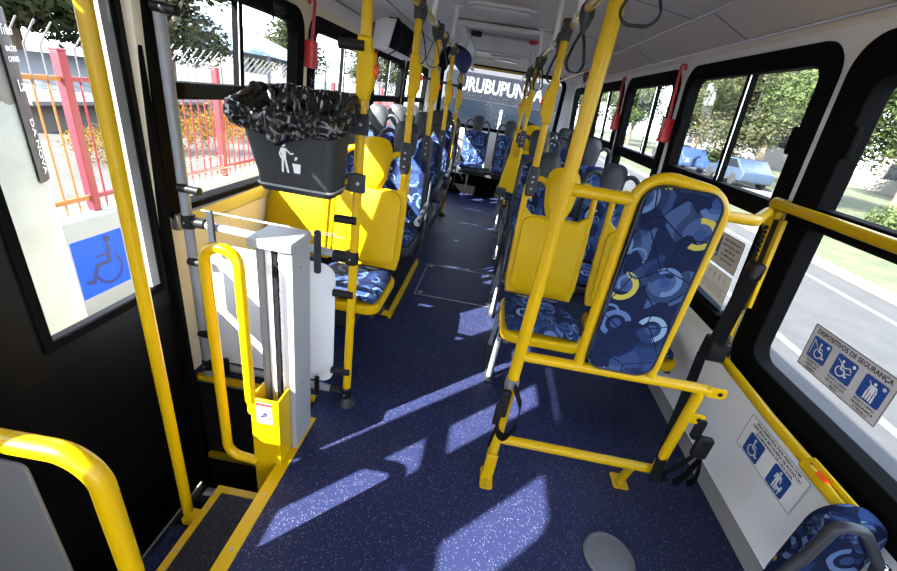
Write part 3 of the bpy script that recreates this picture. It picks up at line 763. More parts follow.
# wheelchair lift column
lc = thing('lift_column', 'grey wheelchair lift column with yellow base box and looped handrail at the step edge', 'lift', (-.64, 1.2, -.2))
part('housing', MB().box((-.592, 1.14, -.2), (-.570, 1.275, .872)).box((-.71, 1.262, -.2), (-.592, 1.275, .872)).box((-.71, 1.20, -.2), (-.70, 1.262, .872)), LGREY, lc, bevel=.002)
part('front_strip', MB().box((-.668, 1.150, -.2), (-.648, 1.20, .872)).box((-.612, 1.150, -.2), (-.5925, 1.20, .872)), WHT, lc, bevel=.002)
part('guide_tube', MB().tube([(-.692, 1.17, -.2), (-.692, 1.17, .872)], .0165, 16), GREY, lc)
br = MB()
for k in range(90):
    z = -.19 + k*.0118
    br.box((-.648, 1.153+.003*random.random(), z), (-.630-.002*random.random(), 1.185, z+.0105))
part('black_brush', br, BLKP, lc, flat=True)
br = MB()
for k in range(90):
    z = -.19 + k*.0118
    br.box((-.625, 1.153+.003*random.random(), z), (-.612, 1.185, z+.0108))
part('pale_brush', br, SWHITE, lc, flat=True)
part('slot', MB().box((-.631, 1.165, -.2), (-.624, 1.19, .872)), BLK, lc)
cp = part('cap', MB().box((-.715, 1.128, .872), (-.566, 1.282, .906)), LGREY, lc, bevel=.004)
for y in (1.155, 1.255): part('screw', screw((-.565, y, .888), (1,0,0), .004), STEEL, cp)
for z in (.80, .30): part('screw', screw((-.569, 1.2, z), (1,0,0), .004), STEEL, lc)
part('base_box', MB().box((-.700, 1.052, -.2), (-.592, 1.060, .315)).box((-.700, 1.060, -.2), (-.692, 1.145, .315)).box((-.600, 1.060, -.2), (-.592, 1.14, .315)).box((-.692, 1.060, -.2), (-.600, 1.138, -.19)), YEL, lc, bevel=.002)
part('handrail_bracket', MB().prism(rrect(-.715, .23, -.688, .43, .012, 4), (0, 1.075, 0), (1,0,0), (0,0,1), .02), YEL, lc, bevel=.003)
part('handrail_loop', MB().tube(fillet([(-.700, 1.058, .30), (-.700, 1.058, .885), (-.812, 1.058, .885), (-.812, 1.058, .0), (-.69, 1.058, -.012)], .058, 8), .0175, 14), YEL, lc)
part('roller', MB().tube([(-1.0, 1.12, -.40), (-.75, 1.12, -.40)], .035, 16), STEEL, lc); part('roller_arm', MB().box((-1.0, 1.06, -.62), (-.8, 1.10, -.36)), BLKP, lc, bevel=.01)
O = (0, 1.0515, 0); U = (1,0,0); W = (0,0,1)
sk = tag(MB().prism([(-.676, .205), (-.618, .205), (-.618, .303), (-.676, .303)], O, U, W, .0006).build('warning_sticker', SWHITE, flat=True), 'small white hand warning sticker on the yellow lift base', 'sticker')
mk = Mark((-.647, 1.0508, .247), U, W, .06); mk.poly([(-.5, .68), (.5, .68), (.5, .93), (-.5, .93)]); mk.arc(0, 0, .42, 0, 360, .07, 30); mk.line([(-.29, .29), (.29, -.29)], .06); mk.build('red_marks', SRED, sk)
mk = Mark((-.647, 1.0506, .247), U, W, .06); mk.line([(-.2, -.18), (.0, -.02)], .16); mk.disc(.04, 0, .15)
for a in (10, 40, 70, 100, 135): mk.line([(.04, 0), (.04+.3*math.cos(math.radians(a)), .3*math.sin(math.radians(a)))], .055)
mk.line([(-.3, -.55), (.3, -.55)], .05); mk.build('hand_mark', STKD, sk)

# boarding tread
tr = thing('boarding_step', 'dark speckled boarding step with yellow edge strips inside the door', 'step', (-.74, .42, -.25))
part('tread', MB().box((-.862, -.195, -.25), (-.614, 1.045, -.2)), VINYLD, tr, flat=True)
e1 = part('edge_strip', MB().box((-.868, -.195, -.245), (-.838, 1.05, -.196)), YEL, tr, bevel=.002)
e2 = part('edge_strip', MB().box((-.84, 1.02, -.245), (-.614, 1.05, -.196)), YEL, tr, bevel=.002)
for y in (.3, .55, .78, .96): part('screw', screw((-.853, y, -.196), (0,0,1), .005), STEEL, e1)
for x in (-.81, -.68): part('screw', screw((x, 1.035, -.196), (0,0,1), .005), STEEL, e2)
part('lower_lip', MB().prism([(-.868, -.245), (-.95, -.262), (-.985, -.29), (-1.0, -.34), (-.98, -.34), (-.945, -.285), (-.868, -.27)], (0, .90, 0), (1,0,0), (0,0,1), 1.09), VINYL, tr)
part('lip_end', MB().box((-.93, .905, -.26), (-.868, .955, -.225)), YEL, tr, bevel=.003)

# near partition with curved rail, bottom left
npn = thing('entry_partition', 'grey partition panel under a thick curved yellow rail at the near left', 'partition', (-.95, .52, 0))
part('handrail', MB().tube(fillet([(-1.2, .52, .59), (-.706, .52, .612), (-.70, .52, -.198)], .09, 12), .0235, 18), YEL, npn)
part('panel', MB().prism(rrect(-1.22, .03, -.885, .535, .02), (0, .525, 0), (1,0,0), (0,0,1), .008), mat('partition_grey', (.11,.11,.11), .5), npn, bevel=.002)
part('wall_bracket', MB().box((-1.235, .495, .55), (-1.195, .545, .63)), DGR, npn, bevel=.006)
part('foot_plate', MB().lathe([(.04, 0), (.04, .006), (.026, .012)], (-.70, .52, -.2), n=18), YEL, npn)

# door sticker
sd = tag(MB().box((-1.252, 1.045, .605), (-1.2513, 1.232, .808)).build('accessible_sticker', None, flat=True), 'blue wheelchair symbol sticker on the door glass', 'sticker')
m = mat('backlit_blue_film', (.02, .09, .38), .4); t = NT(m); q = t.n('BsdfTranslucent'); q.inputs[0].default_value = (.05, .19, .72, 1); x = t.n('MixShader'); x.inputs[0].default_value = .55
t.nt.links.new(t.b.outputs[0], x.inputs[1]); t.nt.links.new(q.outputs[0], x.inputs[2]); t.nt.links.new(x.outputs[0], t.nt.nodes['Material Output'].inputs[0])
sd.data.materials.clear(); sd.data.materials.append(m)
mk = Mark((-1.2513, 1.138, .71), (0,1,0), (0,0,1), .20); wheelchair(mk, .08, 0, .95, -1); mk.build('wheelchair_symbol', STKD, sd)

# rubbish bin on the pole
bn = thing('rubbish_bin', 'dark grey tapered rubbish bin with white litter pictogram hung on the yellow pole', 'bin', (-.62, 1.34, 1.045))
bo = MB(); rows = []
for z, x0, x1, ya, yb in ((1.048, -.738, -.497, 1.268, 1.405), (1.060, -.744, -.494, 1.264, 1.408), (1.10, -.748, -.492, 1.262, 1.41), (1.278, -.788, -.482, 1.242, 1.425)):
    rows.append([(a, b, z + (.060*(b-ya)/(yb-ya) if z > 1.2 else 0)) for a, b in rrect(x0, ya, x1, yb, .022, 5)])
n = len(rows[0]); inn = [[((p[0]+.62)*.965-.62, (p[1]-1.335)*.965+1.335, p[2]) for p in r] for r in rows[::-1]]
allr = rows + inn
vs = [p for r in allr for p in r]
fs = [(i*n+j, i*n+(j+1) % n, (i+1)*n+(j+1) % n, (i+1)*n+j) for i in range(len(allr)-1) for j in range(n)]
fs += [tuple(range(n-1, -1, -1)), tuple((len(allr)-1)*n+j for j in range(n))]
part('body', MB().add(vs, fs), DGR, bn)
part('bottom_lip', MB().ring(rrect(-.752, 1.260, -.489, 1.412, .024, 5), rrect(-.742, 1.27, -.499, 1.402, .02, 5), (0, 0, 1.066), (1,0,0), (0,1,0), .006), LGREY, bn)
for z in (1.285, 1.085):
    b = part('pole_bracket', MB().prism([(-.525, z-.024), (-.478, z-.034), (-.425, z-.034), (-.425, z+.034), (-.478, z+.034), (-.525, z+.024)], (0, 1.423, 0), (1,0,0), (0,0,1), .014), DGR, bn, bevel=.003)
    for x in (-.505, -.452): part('bolt', screw((x, 1.409, z), (0,-1,0), .0065), STEEL, b)
    part('stub', MB().tube([(-.55, 1.415, z), (-.49, 1.415, z)], .012, 10), YEL, b)
mz = lambda z: 1.262-.020*(z-1.10)/.178
fU = V((1,0,0)); fW = V((0, -.11, 1)).normalized()
mk = Mark((-.632, mz(1.165)-.0015, 1.165), fU, fW, .10); mk.disc(-.12, .40, .07)
mk.poly([(-.20, .30), (-.04, .30), (-.06, -.05), (-.20, -.05)]); mk.line([(-.05, .27), (.10, .14), (.18, .16)], .05); mk.line([(-.19, .27), (-.26, .1), (-.22, -.02)], .05)
mk.line([(-.17, -.05), (-.20, -.45)], .07); mk.line([(-.09, -.05), (-.02, -.45)], .07)
mk.poly([(.14, -.15), (.42, -.15), (.38, -.45), (.18, -.45)]); mk.poly([(.22, -.06), (.30, -.02), (.33, .07), (.24, .06)]); mk.build('litter_pictogram', PICTO, bn)
# liner bag folded over the rim
nu = 240; vs = []; prof0 = [(-.075, -.20), (-.062, -.15), (-.046, -.10), (-.026, -.055), (-.006, -.015), (.004, .010), (.016, .012), (.023, .0), (.027, -.012), (.028, -.024), (.025, -.035), (.020, -.045)]
prof = []
for q in range(len(prof0)-1):
    for g in range(3): prof.append(tuple(prof0[q][c_]+(prof0[q+1][c_]-prof0[q][c_])*g/3 for c_ in (0, 1)))
prof.append(prof0[-1])
rim = rrect(-.805, 1.222, -.472, 1.418, .05, 8)
L = [0]
for i in range(len(rim)): L.append(L[-1]+math.dist(rim[i], rim[(i+1) % len(rim)]))
for k in range(nu):
    s = L[-1]*k/nu; i = max(j for j in range(len(L)) if L[j] <= s+1e-9); i = min(i, len(rim)-1); f = (s-L[i])/(L[i+1]-L[i])
    a, b = rim[i], rim[(i+1) % len(rim)]; x = a[0]+(b[0]-a[0])*f; y = a[1]+(b[1]-a[1])*f
    zr = 1.297 + .075*(y-1.228)/.214
    nx = (x+.638)/.166; ny = (y-1.335)/.107; q = max(abs(nx), abs(ny)); d = V((nx if abs(nx) > .8*q else nx*.3, ny if abs(ny) > .8*q else ny*.3, 0)).normalized()
    front = max(0, -ny)*max(0, 1-abs(nx)*.9)
    for j, (o_, h) in enumerate(prof):
        p = V((x, y, zr))
        w1 = noise.noise(V((x*20, y*20, h*22+3))); w2 = noise.noise(V((x*55+7, y*55, h*60))); w3 = abs(noise.noise(V((s*26+h*40, h*45-s*9, 5))))
        hh = h*(1.0 + (.75*front + .35*w1 if j > 21 else 0)) + (.012*w1 if 9 < j < 24 else 0)
        w4 = abs(noise.noise(V((s*42-h*50, h*42+s*18, 11)))); off = o_ + .009*w1 + .003*w2 - .018*w3*(1 if j > 15 else 1.5) + .009*w4
        vs.append(p + d*off + V((0, 0, hh + .005*w2)))
m_ = len(prof)
fs = [(k*m_+j, ((k+1) % nu)*m_+j, ((k+1) % nu)*m_+j+1, k*m_+j+1) for k in range(nu) for j in range(m_-1)]
fs.append(tuple(k*m_ for k in range(nu)))
bg = tag(MB().add(vs, fs).build('bin_liner', BAG, origin=(-.638, 1.335, 1.0)), 'crumpled black plastic liner folded over the rubbish bin rim', 'bag')

bn.location.z -= .018; bg.location.z -= .018
# ================================================================== inside, right
wf = thing('wheelchair_restraint', 'yellow tube frame with tall blue patterned pad at the wheelchair place', 'backrest', (.24, 1.21, 0))
part('main_pole', MB().tube([(.226, 1.205, .0), (.240, 1.215, 1.99)], .021, 18), YEL, wf)
fp = part('foot_plate', MB().prism(rrect(.198, 1.13, .250, 1.235, .012, 4), (0,0,0), (1,0,0), (0,1,0), .006), YEL, wf, bevel=.001)
for y in (1.145, 1.172): part('bolt', screw((.222, y, .006), (0,0,1), .006), STEEL, fp)
part('foot_gusset', MB().prism([(.202, .0), (.248, .0), (.248, .14), (.205, .14)], (0, 1.187, 0), (1,0,0), (0,0,1), .012), YEL, wf, bevel=.003)
part('lower_bar', MB().tube([(.23, 1.21, .203), (.862, 1.21, .203)], .0185, 14), YEL, wf)
part('middle_bar', MB().tube([(.235, 1.21, .607), (.90, 1.21, .612)], .0185, 14), YEL, wf)
part('upper_bar', MB().tube([(.238, 1.213, 1.205), (.44, 1.213, 1.205)], .0185, 14), YEL, wf)
part('pad_hoop', MB().tube(fillet([(.438, 1.213, .61), (.430, 1.213, 1.292), (.692, 1.213, 1.255), (.688, 1.213, .61)], .085, 9), .0175, 16), YEL, wf)
part('side_leg', MB().tube(fillet([(.80, 1.21, .612), (.872, 1.21, .612), (.860, 1.21, .19)], .03, 5), .0185, 14), YEL, wf)
b = part('floor_bracket', MB().tube([(.775, 1.215, .20), (.805, 1.30, .01)], .0165, 12), YEL, wf)
part('bracket_plate', MB().prism(rrect(.775, 1.265, .84, 1.345, .01, 4), (0,0,0), (1,0,0), (0,1,0), .006), YEL, b, bevel=.001)
for x, y in ((.793, 1.285), (.822, 1.33)): part('bolt', screw((x, y, .006), (0,0,1), .006), STEEL, b)
for z, x in ((.612, .90), (.49, .876)):
    a = part('belt_tab', MB().prism(rrect(x-.02, z-.02, x+.05, z+.022, .014, 4), (0, 1.20, 0), (1,0,0), (0,0,1), .006), YEL, wf, bevel=.001)
    part('tab_hole', screw((x+.028, 1.194, z), (0,-1,0), .008), BLKP, a)
pad = rrect(.449, .628, .676, 1.262, .055, 8); pin = rrect(.458, .637, .667, 1.253, .05, 8); mb = MB()
n = len(pad); vs = [(x, 1.240, z) for x, z in pad] + [(x, 1.196, z) for x, z in pad] + [(x, 1.186, z) for x, z in pin] + [(x, 1.248, z) for x, z in pin]
fs = [(i, (i+1) % n, n+(i+1) % n, n+i) for i in range(n)] + [(n+i, n+(i+1) % n, 2*n+(i+1) % n, 2*n+i) for i in range(n)] + [tuple(range(2*n, 3*n)), tuple(range(4*n-1, 3*n-1, -1))] + [(i, 3*n+i, 3*n+(i+1) % n, (i+1) % n) for i in range(n)]
part('pad', MB().add(vs, fs), FAB, wf)
part('pad_piping', MB().tube([(x, 1.190, z) for x, z in rrect(.4505, .6295, .6745, 1.2605, .054, 8)], .003, 6, closed=True), SBLACK, wf)
part('brace_tube', MB().tube(fillet([(.69, 1.213, 1.205), (.80, 1.24, 1.20), (1.06, 1.60, 1.185), (1.10, 1.60, 1.10)], .06, 6), .017, 12), YEL, wf)

# belts hanging on the frame
bl = thing('belt_buckle', 'black belt buckle with looped webbing hanging on the near pole of the backrest frame', 'belt', (.225, 1.18, .25))
part('buckle', MB().prism(rrect(.196, .355, .232, .475, .01, 4), (0, 1.18, 0), (1,0,0), (0,0,1), .022), BLKP, bl, bevel=.004)
part('tongue', MB().prism(rrect(.186, .32, .214, .42, .008, 4), (0, 1.165, 0), (1,0,0), (0,0,1), .012), BLKP, bl, bevel=.003)
part('clip', MB().lathe([(.026, -.018), (.026, .018)], (.229, 1.207, .49), (.007, .005, 1), 16), STEEL, bl)
part('webbing', MB().ribbon(fillet([(.236, 1.175, .50), (.275, 1.165, .42), (.278, 1.155, .33), (.245, 1.15, .265), (.215, 1.16, .275), (.205, 1.165, .35)], .04, 5), .036, (.25, 1, .2)), WEB, bl)
part('webbing_tail', MB().ribbon([(.21, 1.165, .31), (.200, 1.16, .25), (.195, 1.158, .20)], .012, (1, .3, 0)), WEB, bl)

wb = thing('wheelchair_belt', 'long black belt running from the wall post down around the frame foot, with buckle loops', 'belt', (1.05, 1.45, .2))
part('adjuster', MB().box((1.035, 1.50, .56), (1.115, 1.575, .66)).box((1.05, 1.49, .64), (1.09, 1.53, .70)), BLKP, wb, bevel=.012)
part('shoulder_strap', MB().ribbon([(1.070, 1.535, .97), (1.055, 1.515, .80), (1.04, 1.495, .66)], .055, (.8, -.6, 0)), WEB, wb)
part('long_strap', MB().ribbon([(.985, 1.46, .62), (.918, 1.33, .45), (.885, 1.27, .375), (.838, 1.165, .225), (.835, 1.16, .19)], .036, (.8, -.6, .2)), WEB, wb)
part('foot_wrap', MB().ribbon([(.855, 1.235, .215), (.862, 1.18, .205), (.885, 1.18, .18), (.89, 1.225, .178), (.865, 1.24, .2)], .04, (1, .1, .3)), WEB, wb)
part('floor_strap', MB().ribbon(fillet([(.872, 1.19, .20), (.93, 1.20, .26), (.965, 1.19, .36), (.955, 1.195, .40)], .03, 4), .045, (.4, .3, -1)), WEB, wb)
part('anchor', MB().prism(rrect(.905, .40, .938, .495, .014, 4), (0, 1.205, 0), (1,0,0), (0,0,1), .016), BLKP, wb, bevel=.003)
part('lock_buckle', MB().box((.925, 1.165, .335), (.98, 1.195, .43)), BLKP, wb, bevel=.01)
part('tail_loop', MB().ribbon(fillet([(.965, 1.18, .35), (.985, 1.18, .28), (.995, 1.18, .21), (.970, 1.18, .19), (.952, 1.18, .24), (.972, 1.18, .33)], .03, 5), .03, (.2, 1, .1)), WEB, wb)
part('tail_end', MB().ribbon([(.958, 1.185, .235), (.938, 1.18, .20), (.922, 1.18, .185)], .03, (.2, 1, .1)), WEB, wb)

# wall post with belt height rail, handrails along the right wall
wp = thing('belt_post', 'yellow post at the right wall with black toothed belt rail', 'post', (1.12, 1.57, .56))
part('post', MB().tube([(1.128, 1.565, .57), (1.092, 1.59, 1.19)], .0165, 14), YEL, wp)
part('toothed_rail', MB().bar((1.108, 1.555, .80), (1.085, 1.572, 1.165), .012, .034, up=(0,1,0)), BLKP, wp, bevel=.003)
tm = MB()
for k in range(16): 
    z = .86+k*.018; tm.lathe([(.008, 0), (.008, .01)], (1.083-(z-.8)*.062, 1.555+(z-.8)*.05, z), (-1,-.3,0), 8)
part('teeth', tm, BLKP, wp)
part('side_cover', MB().bar((1.112, 1.533, .82), (1.090, 1.55, 1.17), .016, .03, up=(0,1,0)), YEL, wp, bevel=.003)
part('strap_slider', MB().box((1.055, 1.52, .93), (1.105, 1.575, 1.0)), BLKP, wp, bevel=.012)
part('base_clamp', MB().lathe([(.028, -.035), (.03, 0), (.028, .035)], (1.128, 1.562, .58), n=18), BLKP, wp)
hr = thing('handrail', 'upper yellow handrail running along the big right window', 'handrail', (1.12, 1.0, 1.2))
part('rail', MB().tube(fillet([(1.10, 1.62, 1.12), (1.105, 1.665, 1.212), (1.12, .25, 1.212), (1.16, .18, 1.212)], .035, 6), .0185, 16), YEL, hr)
part('end_collar', MB().tube([(1.106, 1.655, 1.212), (1.107, 1.60, 1.212)], .0225, 14), YEL, hr)
part('wall_bracket', MB().bar((1.12, .25, 1.212), (1.155, .25, 1.212), .05, .05), DGR, hr)
lr = thing('handrail', 'lower yellow handrail with a stop button below the big right window', 'handrail', (1.13, 1.15, .56))
part('rail', MB().tube([(1.128, 1.555, .568), (1.13, 1.2, .552), (1.132, .80, .548)], .0185, 16), YEL, lr)
h = part('button_housing', MB().prism([(-.09,-.024),(.09,-.024),(.09,.024),(.05,.03),(.03,.045),(-.04,.045),(-.06,.03),(-.09,.024)], (1.132, .915, .552), (0,-1,0), (-.75,0,.66), .03).prism([(-.09,-.024),(.09,-.024),(.09,.024),(-.09,.024)], (1.132, .915, .552), (0,-1,0), (-.75,0,.66), -.022), YPL, lr, bevel=.006)
part('button', MB().prism(rrect(-.018, -.014, .018, .016, .003, 3), (1.108, .925, .577), (0,-1,0), (-.75,0,.66), .012), RBTN, h)
for y in (.985, .845): part('screw', screw((1.114, y, .568), (-.66,0,.75), .004), SBLACK, h)
part('mount', MB().bar((1.206, .93, .592), (1.206, .70, .592), .012, .03), YEL, lr, bevel=.002)

# folding seat corner at the near right
fs_ = thing('folding_seat', 'folded blue patterned seat with dark frame at the bottom right corner', 'seat', (1.08, .76, .0))
path = [(.935, .75, .20), (.99, .75, .47), (1.0, .75, .60), (1.065, .75, .595), (1.16, .75, .49), (1.195, .75, .36)]
part('frame', MB().tube(fillet(path, .05, 7), .0135, 14), DGR, fs_)
part('inner_panel', MB().prism([(.945, .20), (.995, .47), (1.005, .588), (1.06, .583), (1.15, .485), (1.185, .36), (1.185, .20)][::-1], (0, .772, 0), (1,0,0), (0,0,1), -.02), FAB, fs_, bevel=.006)
part('backrest', MB().prism(rrect(1.03, .20, 1.208, .585, .085, 8), (0, .85, 0), (1,0,0), (0,0,1), .06), FAB, fs_, bevel=.02, seg=4)
part('bolt', MB().lathe([(.010, 0), (.010, .012), (.006, .016)], (1.165, .745, .495), (0,-1,0), 14), CHR, fs_)
part('leg', MB().box((1.0, .78, 0), (1.04, .82, .24)), DGR, fs_, bevel=.004)

# floor fittings
hc = thing('floor_hatch', 'square metal framed inspection hatch in the blue aisle floor', 'hatch', (-.09, 3.02, 0))
part('lid', MB().box((-.375, 2.715, 0), (.215, 3.325, .002)), VINYL, hc, flat=True)
part('rim', MB().ring([(.225,3.335),(-.385,3.335),(-.385,2.705),(.225,2.705)], [(.217,3.327),(-.377,3.327),(-.377,2.713),(.217,2.713)], (0,0,0), (1,0,0), (0,1,0), .003), STEEL, hc)
for x, y in ((-.345, 2.75), (-.345, 3.29), (.185, 2.75), (.185, 3.29)): part('lock', MB().lathe([(.018, 0), (.018, .004), (.01, .005)], (x, y, .001), n=16), STEEL, hc)
tag(MB().lathe([(.092, 0), (.092, .006), (.084, .012), (.076, .010), (.06, .012), (.0, .016)], (.678, .955, 0), n=40).build('floor_fitting', mat('dull_grey_metal', (.13, .13, .135), .5, metal=.4)), 'round steel floor cap near the bottom centre, in front of the backrest frame', 'cap')
# ================================================================== seats
def recl(x, s, d=0.0): return V((x, .17*s - d*.985, .42 + .985*s - d*.17))   # point on the reclined back, d towards the sitter (-y)
def plate(poly_out, poly_in, d0, d1):
    """slab between two outlines given as (x, s), at depths d0 (back) and d1 (front)"""
    n = len(poly_out); vs = [recl(x, s, d0) for x, s in poly_out] + [recl(x, s, d1*.75+d0*.25) for x, s in poly_out] + [recl(x, s, d1) for x, s in poly_in]
    fs = [tuple(range(n))] + [(k*n+i, (k*n)+(i+1) % n, (k+1)*n+(i+1) % n, (k+1)*n+i) for k in (0, 1) for i in range(n)] + [tuple(range(3*n-1, 2*n-1, -1))]
    return MB().add(vs, fs)
def make_seat(kind, aisle, label, legs=True):
    """aisle: -1 / +1 side with arm strut and legs, 0 for none"""
    yel = kind == 'yellow'; shell = YPL if yel else DGR
    t = thing('bus_seat', label, 'seat', (0,0,0))
    # pan and cushion
    ol = rrect(-.205, -.43, .205, .0, .07, 6)
    pan = MB().prism(ol, (0,0,.345), (1,0,0), (0,1,0), .05)
    part('seat_pan', pan, shell, t, bevel=.012, seg=3)
    def cu(u, v, s):
        x = (u*2-1); y = (v*2-1); ex = abs(x)**4+abs(y)**4
        k = 1.0/max(1.0, (abs(x)**6+abs(y)**6)**(1/6)) if ex else 1
        h = (1-min(1, ex*.5)**1.5)*.038 if s > 0 else 0
        edge = max(abs(x), abs(y))
        return V((x*.192*k, -.215 + y*.195*k, .393 + (h + .022*(1-edge**8) if s > 0 else 0)))
    part('cushion', MB().dome(cu, 20, 20), FAB, t)
    # back shell with shoulders and side loops
    sh = [(-.19,.0),(.19,.0),(.203,.08),(.205,.36),(.200,.47),(.185,.50),(.13,.455),(-.13,.455),(-.185,.50),(-.200,.47),(-.205,.36),(-.203,.08)]
    part('back_shell', plate(sh, [(x*.97, s*.98+.005) for x, s in sh], -.03, .0), shell, t, bevel=.006)
    pdl = rrect(-.172, .035, .172, .455, .05, 7) if yel else rrect(-.178, .03, .178, .50, .06, 7)
    c = (0, .24); pin = [(x*.93, c[1]+(s-c[1])*.95) for x, s in pdl]
    part('back_pad', plate(pdl, pin, -.002, .020 if yel else .035), YPL if yel else FAB, t)
    for sd in (-1, 1):
        lp = fillet([recl(sd*.188, .44, -.014), recl(sd*.186, .62, -.016), recl(sd*.120, .665, -.02), recl(sd*.055, .60, -.025)], .06, 6)
        part('side_loop', MB().tube(lp, .0165, 12), shell, t)
    def hd(u, v, s):
        a = (u-.5)*PI; b = (v-.5)*PI
        x = u*2-1; y = v*2-1
        k = 1/max(1e-6, (abs(x)**3+abs(y)**3)**(1/3))*max(abs(x), abs(y)) if (x or y) else 1
        x *= k; y *= k; r2 = min(1, (x*x+y*y)**.5)
        wd = .062 + .040*(y*.5+.5)**.8
        return recl(x*wd, .585+y*.145, -.005 + (.030 if s > 0 else -.012)*(1-r2**4)**.5)
    part('headrest', MB().dome(hd, 18, 18), shell, t)
    if yel: part('rivet', MB().lathe([(.005, 0), (.005, .003)], recl(0, .475, .022), (0,-1,-.17), 10), SBLACK, t)
    # frame under the seat
    for x in (-.17, .17):
        part('side_rail', MB().bar((x, -.40, .335), (x, .02, .335), .025, .025), DGR, t)
    part('cross_beam', MB().box((-.20, -.30, .29), (.20, -.24, .325)), DGR, t, bevel=.003)
    if not legs:
        part('pedestal', MB().box((-.19, -.06, 0), (-.03, .12, .33)).box((-.19, -.06, .28), (.10, .0, .33)), DGR, t, bevel=.01)
    if aisle and legs:
        part('leg', MB().tube([(aisle*.19, -.28, .32), (aisle*.20, -.27, .0)], .0145, 12), LGREY, t)
        part('leg', MB().tube([(aisle*.19, -.02, .32), (aisle*.20, .06, .0)], .0145, 12), LGREY, t)
        part('floor_foot', MB().box((aisle*.20-.022, -.32, 0), (aisle*.20+.022, .10, .012)), DGR, t, bevel=.003)
    if aisle and not (yel and aisle > 0):
        st = MB().bar(recl(aisle*.228, -.16, .02), recl(aisle*.228, .36, .0), .012, .042, up=(0,1,0))
        s_ = part('side_strut', st, DGR, t, bevel=.004)
        hb = MB()
        for k in range(7): hb.lathe([(.006, 0), (.006, .002)], recl(aisle*.234, -.10+.065*k, .009), (aisle,0,0), 10)
        part('strut_hole', hb, SBLACK, s_)
        arm = None if aisle < 0 or yel else part('armrest', MB().tube([recl(aisle*.225, .17, -.02), recl(aisle*.228, .215, .40)], .021, 12), DGR if aisle > 0 and yel else DGR, t)
        if arm: part('armrest_cap', MB().tube([recl(aisle*.228, .213, .375), recl(aisle*.228, .217, .41)], .024, 14), DGR, arm)
    return t
prot = {}
def seat(kind, aisle, x, y, z, label, grp):
    k = (kind, aisle)
    if k not in prot:
        prot[k] = make_seat(kind, aisle, label, aisle != 1); o = prot[k]
    else: o = dup(prot[k], (0,0,0))
    o.location = (x, y, z); o['label'] = label; o['group'] = grp; return o
LX, LW_ = -.622, -1.035; RX, RW_ = .415, .885
for i, (y, z, k, nm) in enumerate([(2.13, 0, 'yellow', 'front'), (2.89, .05, 'blue', 'second'), (3.60, .10, 'blue', 'third'), (4.32, .10, 'blue', 'fourth'), (5.05, .10, 'blue', 'fifth')]):
    a = 'yellow seat' if k == 'yellow' else 'blue patterned bus seat'
    seat(k, 1, LX, y, z, '%s on the aisle side of the %s left row%s' % (a, nm, ', behind the bin pole' if i == 0 else ''), 'seats left of the aisle')
    seat(k, 0, LW_, y, z, '%s by the window in the %s row on the left%s' % (a, nm, ', behind the bin' if i == 0 else ''), 'seats left of the aisle')
for i, (y, z, k, nm) in enumerate([(2.13, 0, 'yellow', 'front'), (2.88, 0, 'blue', 'second'), (3.80, .10, 'blue', 'third'), (4.62, .10, 'yellow', 'fourth'), (5.40, .10, 'blue', 'fifth')]):
    a = 'yellow seat' if k == 'yellow' else 'blue patterned bus seat'
    seat(k, -1, RX, y, z, '%s on the aisle side of the %s right row%s' % (a, nm, ', behind the backrest frame' if i == 0 else ''), 'seats right of the aisle')
    seat(k if i != 3 else 'blue', 0, RW_, y, z, '%s by the window in the %s row on the right' % (a if i != 3 else 'blue patterned bus seat', nm), 'seats right of the aisle')
for x, nm in ((-.80, 'leftmost'), (-.28, 'second from the left'), (.24, 'third from the left'), (.76, 'rightmost')):
    seat('blue', 0, x, 6.72, .04, 'blue patterned seat of the rear bench, %s of four' % nm, 'rear bench seats')
bp = thing('bench_base', 'dark boxed base carrying the rear bench seats', 'bench', (0, 6.6, 0))
part('box', MB().box((-1.05, 6.55, 0), (1.05, 7.15, .36)), BLK, bp, bevel=.01)
for x in (-.95, -.30, .30, .95): part('leg', MB().tube([(x, 6.36, 0), (x, 6.36, .37)], .016, 10), LGREY, bp)
part('front_beam', MB().box((-1.0, 6.34, .34), (1.0, 6.38, .375)), DGR, bp)
pl = thing('seat_podium', 'low blue podium with yellow edge strip under the left seat rows', 'podium', (-.85, 2.8, 0))
part('deck', MB().box((-1.235, 2.29, 0), (-.482, 3.27, .05)), VINYLD, pl, flat=True)
part('edge_strip', MB().box((-.484, 2.28, .0), (-.462, 3.27, .056)).box((-1.2, 2.272, .02), (-.462, 2.29, .056)), YEL, pl, bevel=.002)
for nm, x0, x1, y0, y1 in (('left', -1.245, -.425, 3.27, 5.25), ('right', .205, 1.21, 3.30, 5.55)):
    o = tag(MB().box((x0+.1, y0, 0), (x1-.1, y1, .105)).build('seat_plinth', VINYLD, bevel=.01), 'low dark plinth under the rear seat rows on the %s' % nm, 'plinth')

# ================================================================== overhead
def grab_rail(x, y0, y1, sup, label):
    t = thing('grab_rail', label, 'rail', (x, (y0+y1)/2, 1.75))
    part('rail', MB().tube([(x, y0, 1.75), (x, y1, 1.75)], .0175, 14), GOLD, t)
    for y in sup:
        dx = -.06 if x < 0 else .06; zt = 1.99
        b = part('support', MB().tube([(x, y, 1.76), (x-dx*.2, y+.0, 1.985)], [.014, .016], 12), WPOLE, t)
        part('support_foot', MB().box((x-.05, y-.03, 1.980), (x+.05, y+.03, 1.996)), WPOLE, b, bevel=.003)
        part('collar', MB().tube([(x, y-.03, 1.75), (x, y+.03, 1.75)], .0225, 14), WHT, b)
    return t
grab_rail(-.44, 1.9, 6.2, (2.55, 3.45, 4.6, 5.8), 'left overhead grab rail with white ceiling supports')
grab_rail(.25, .3, 6.6, (1.0, 1.95, 2.75, 3.9, 5.3), 'right overhead grab rail with white ceiling supports')
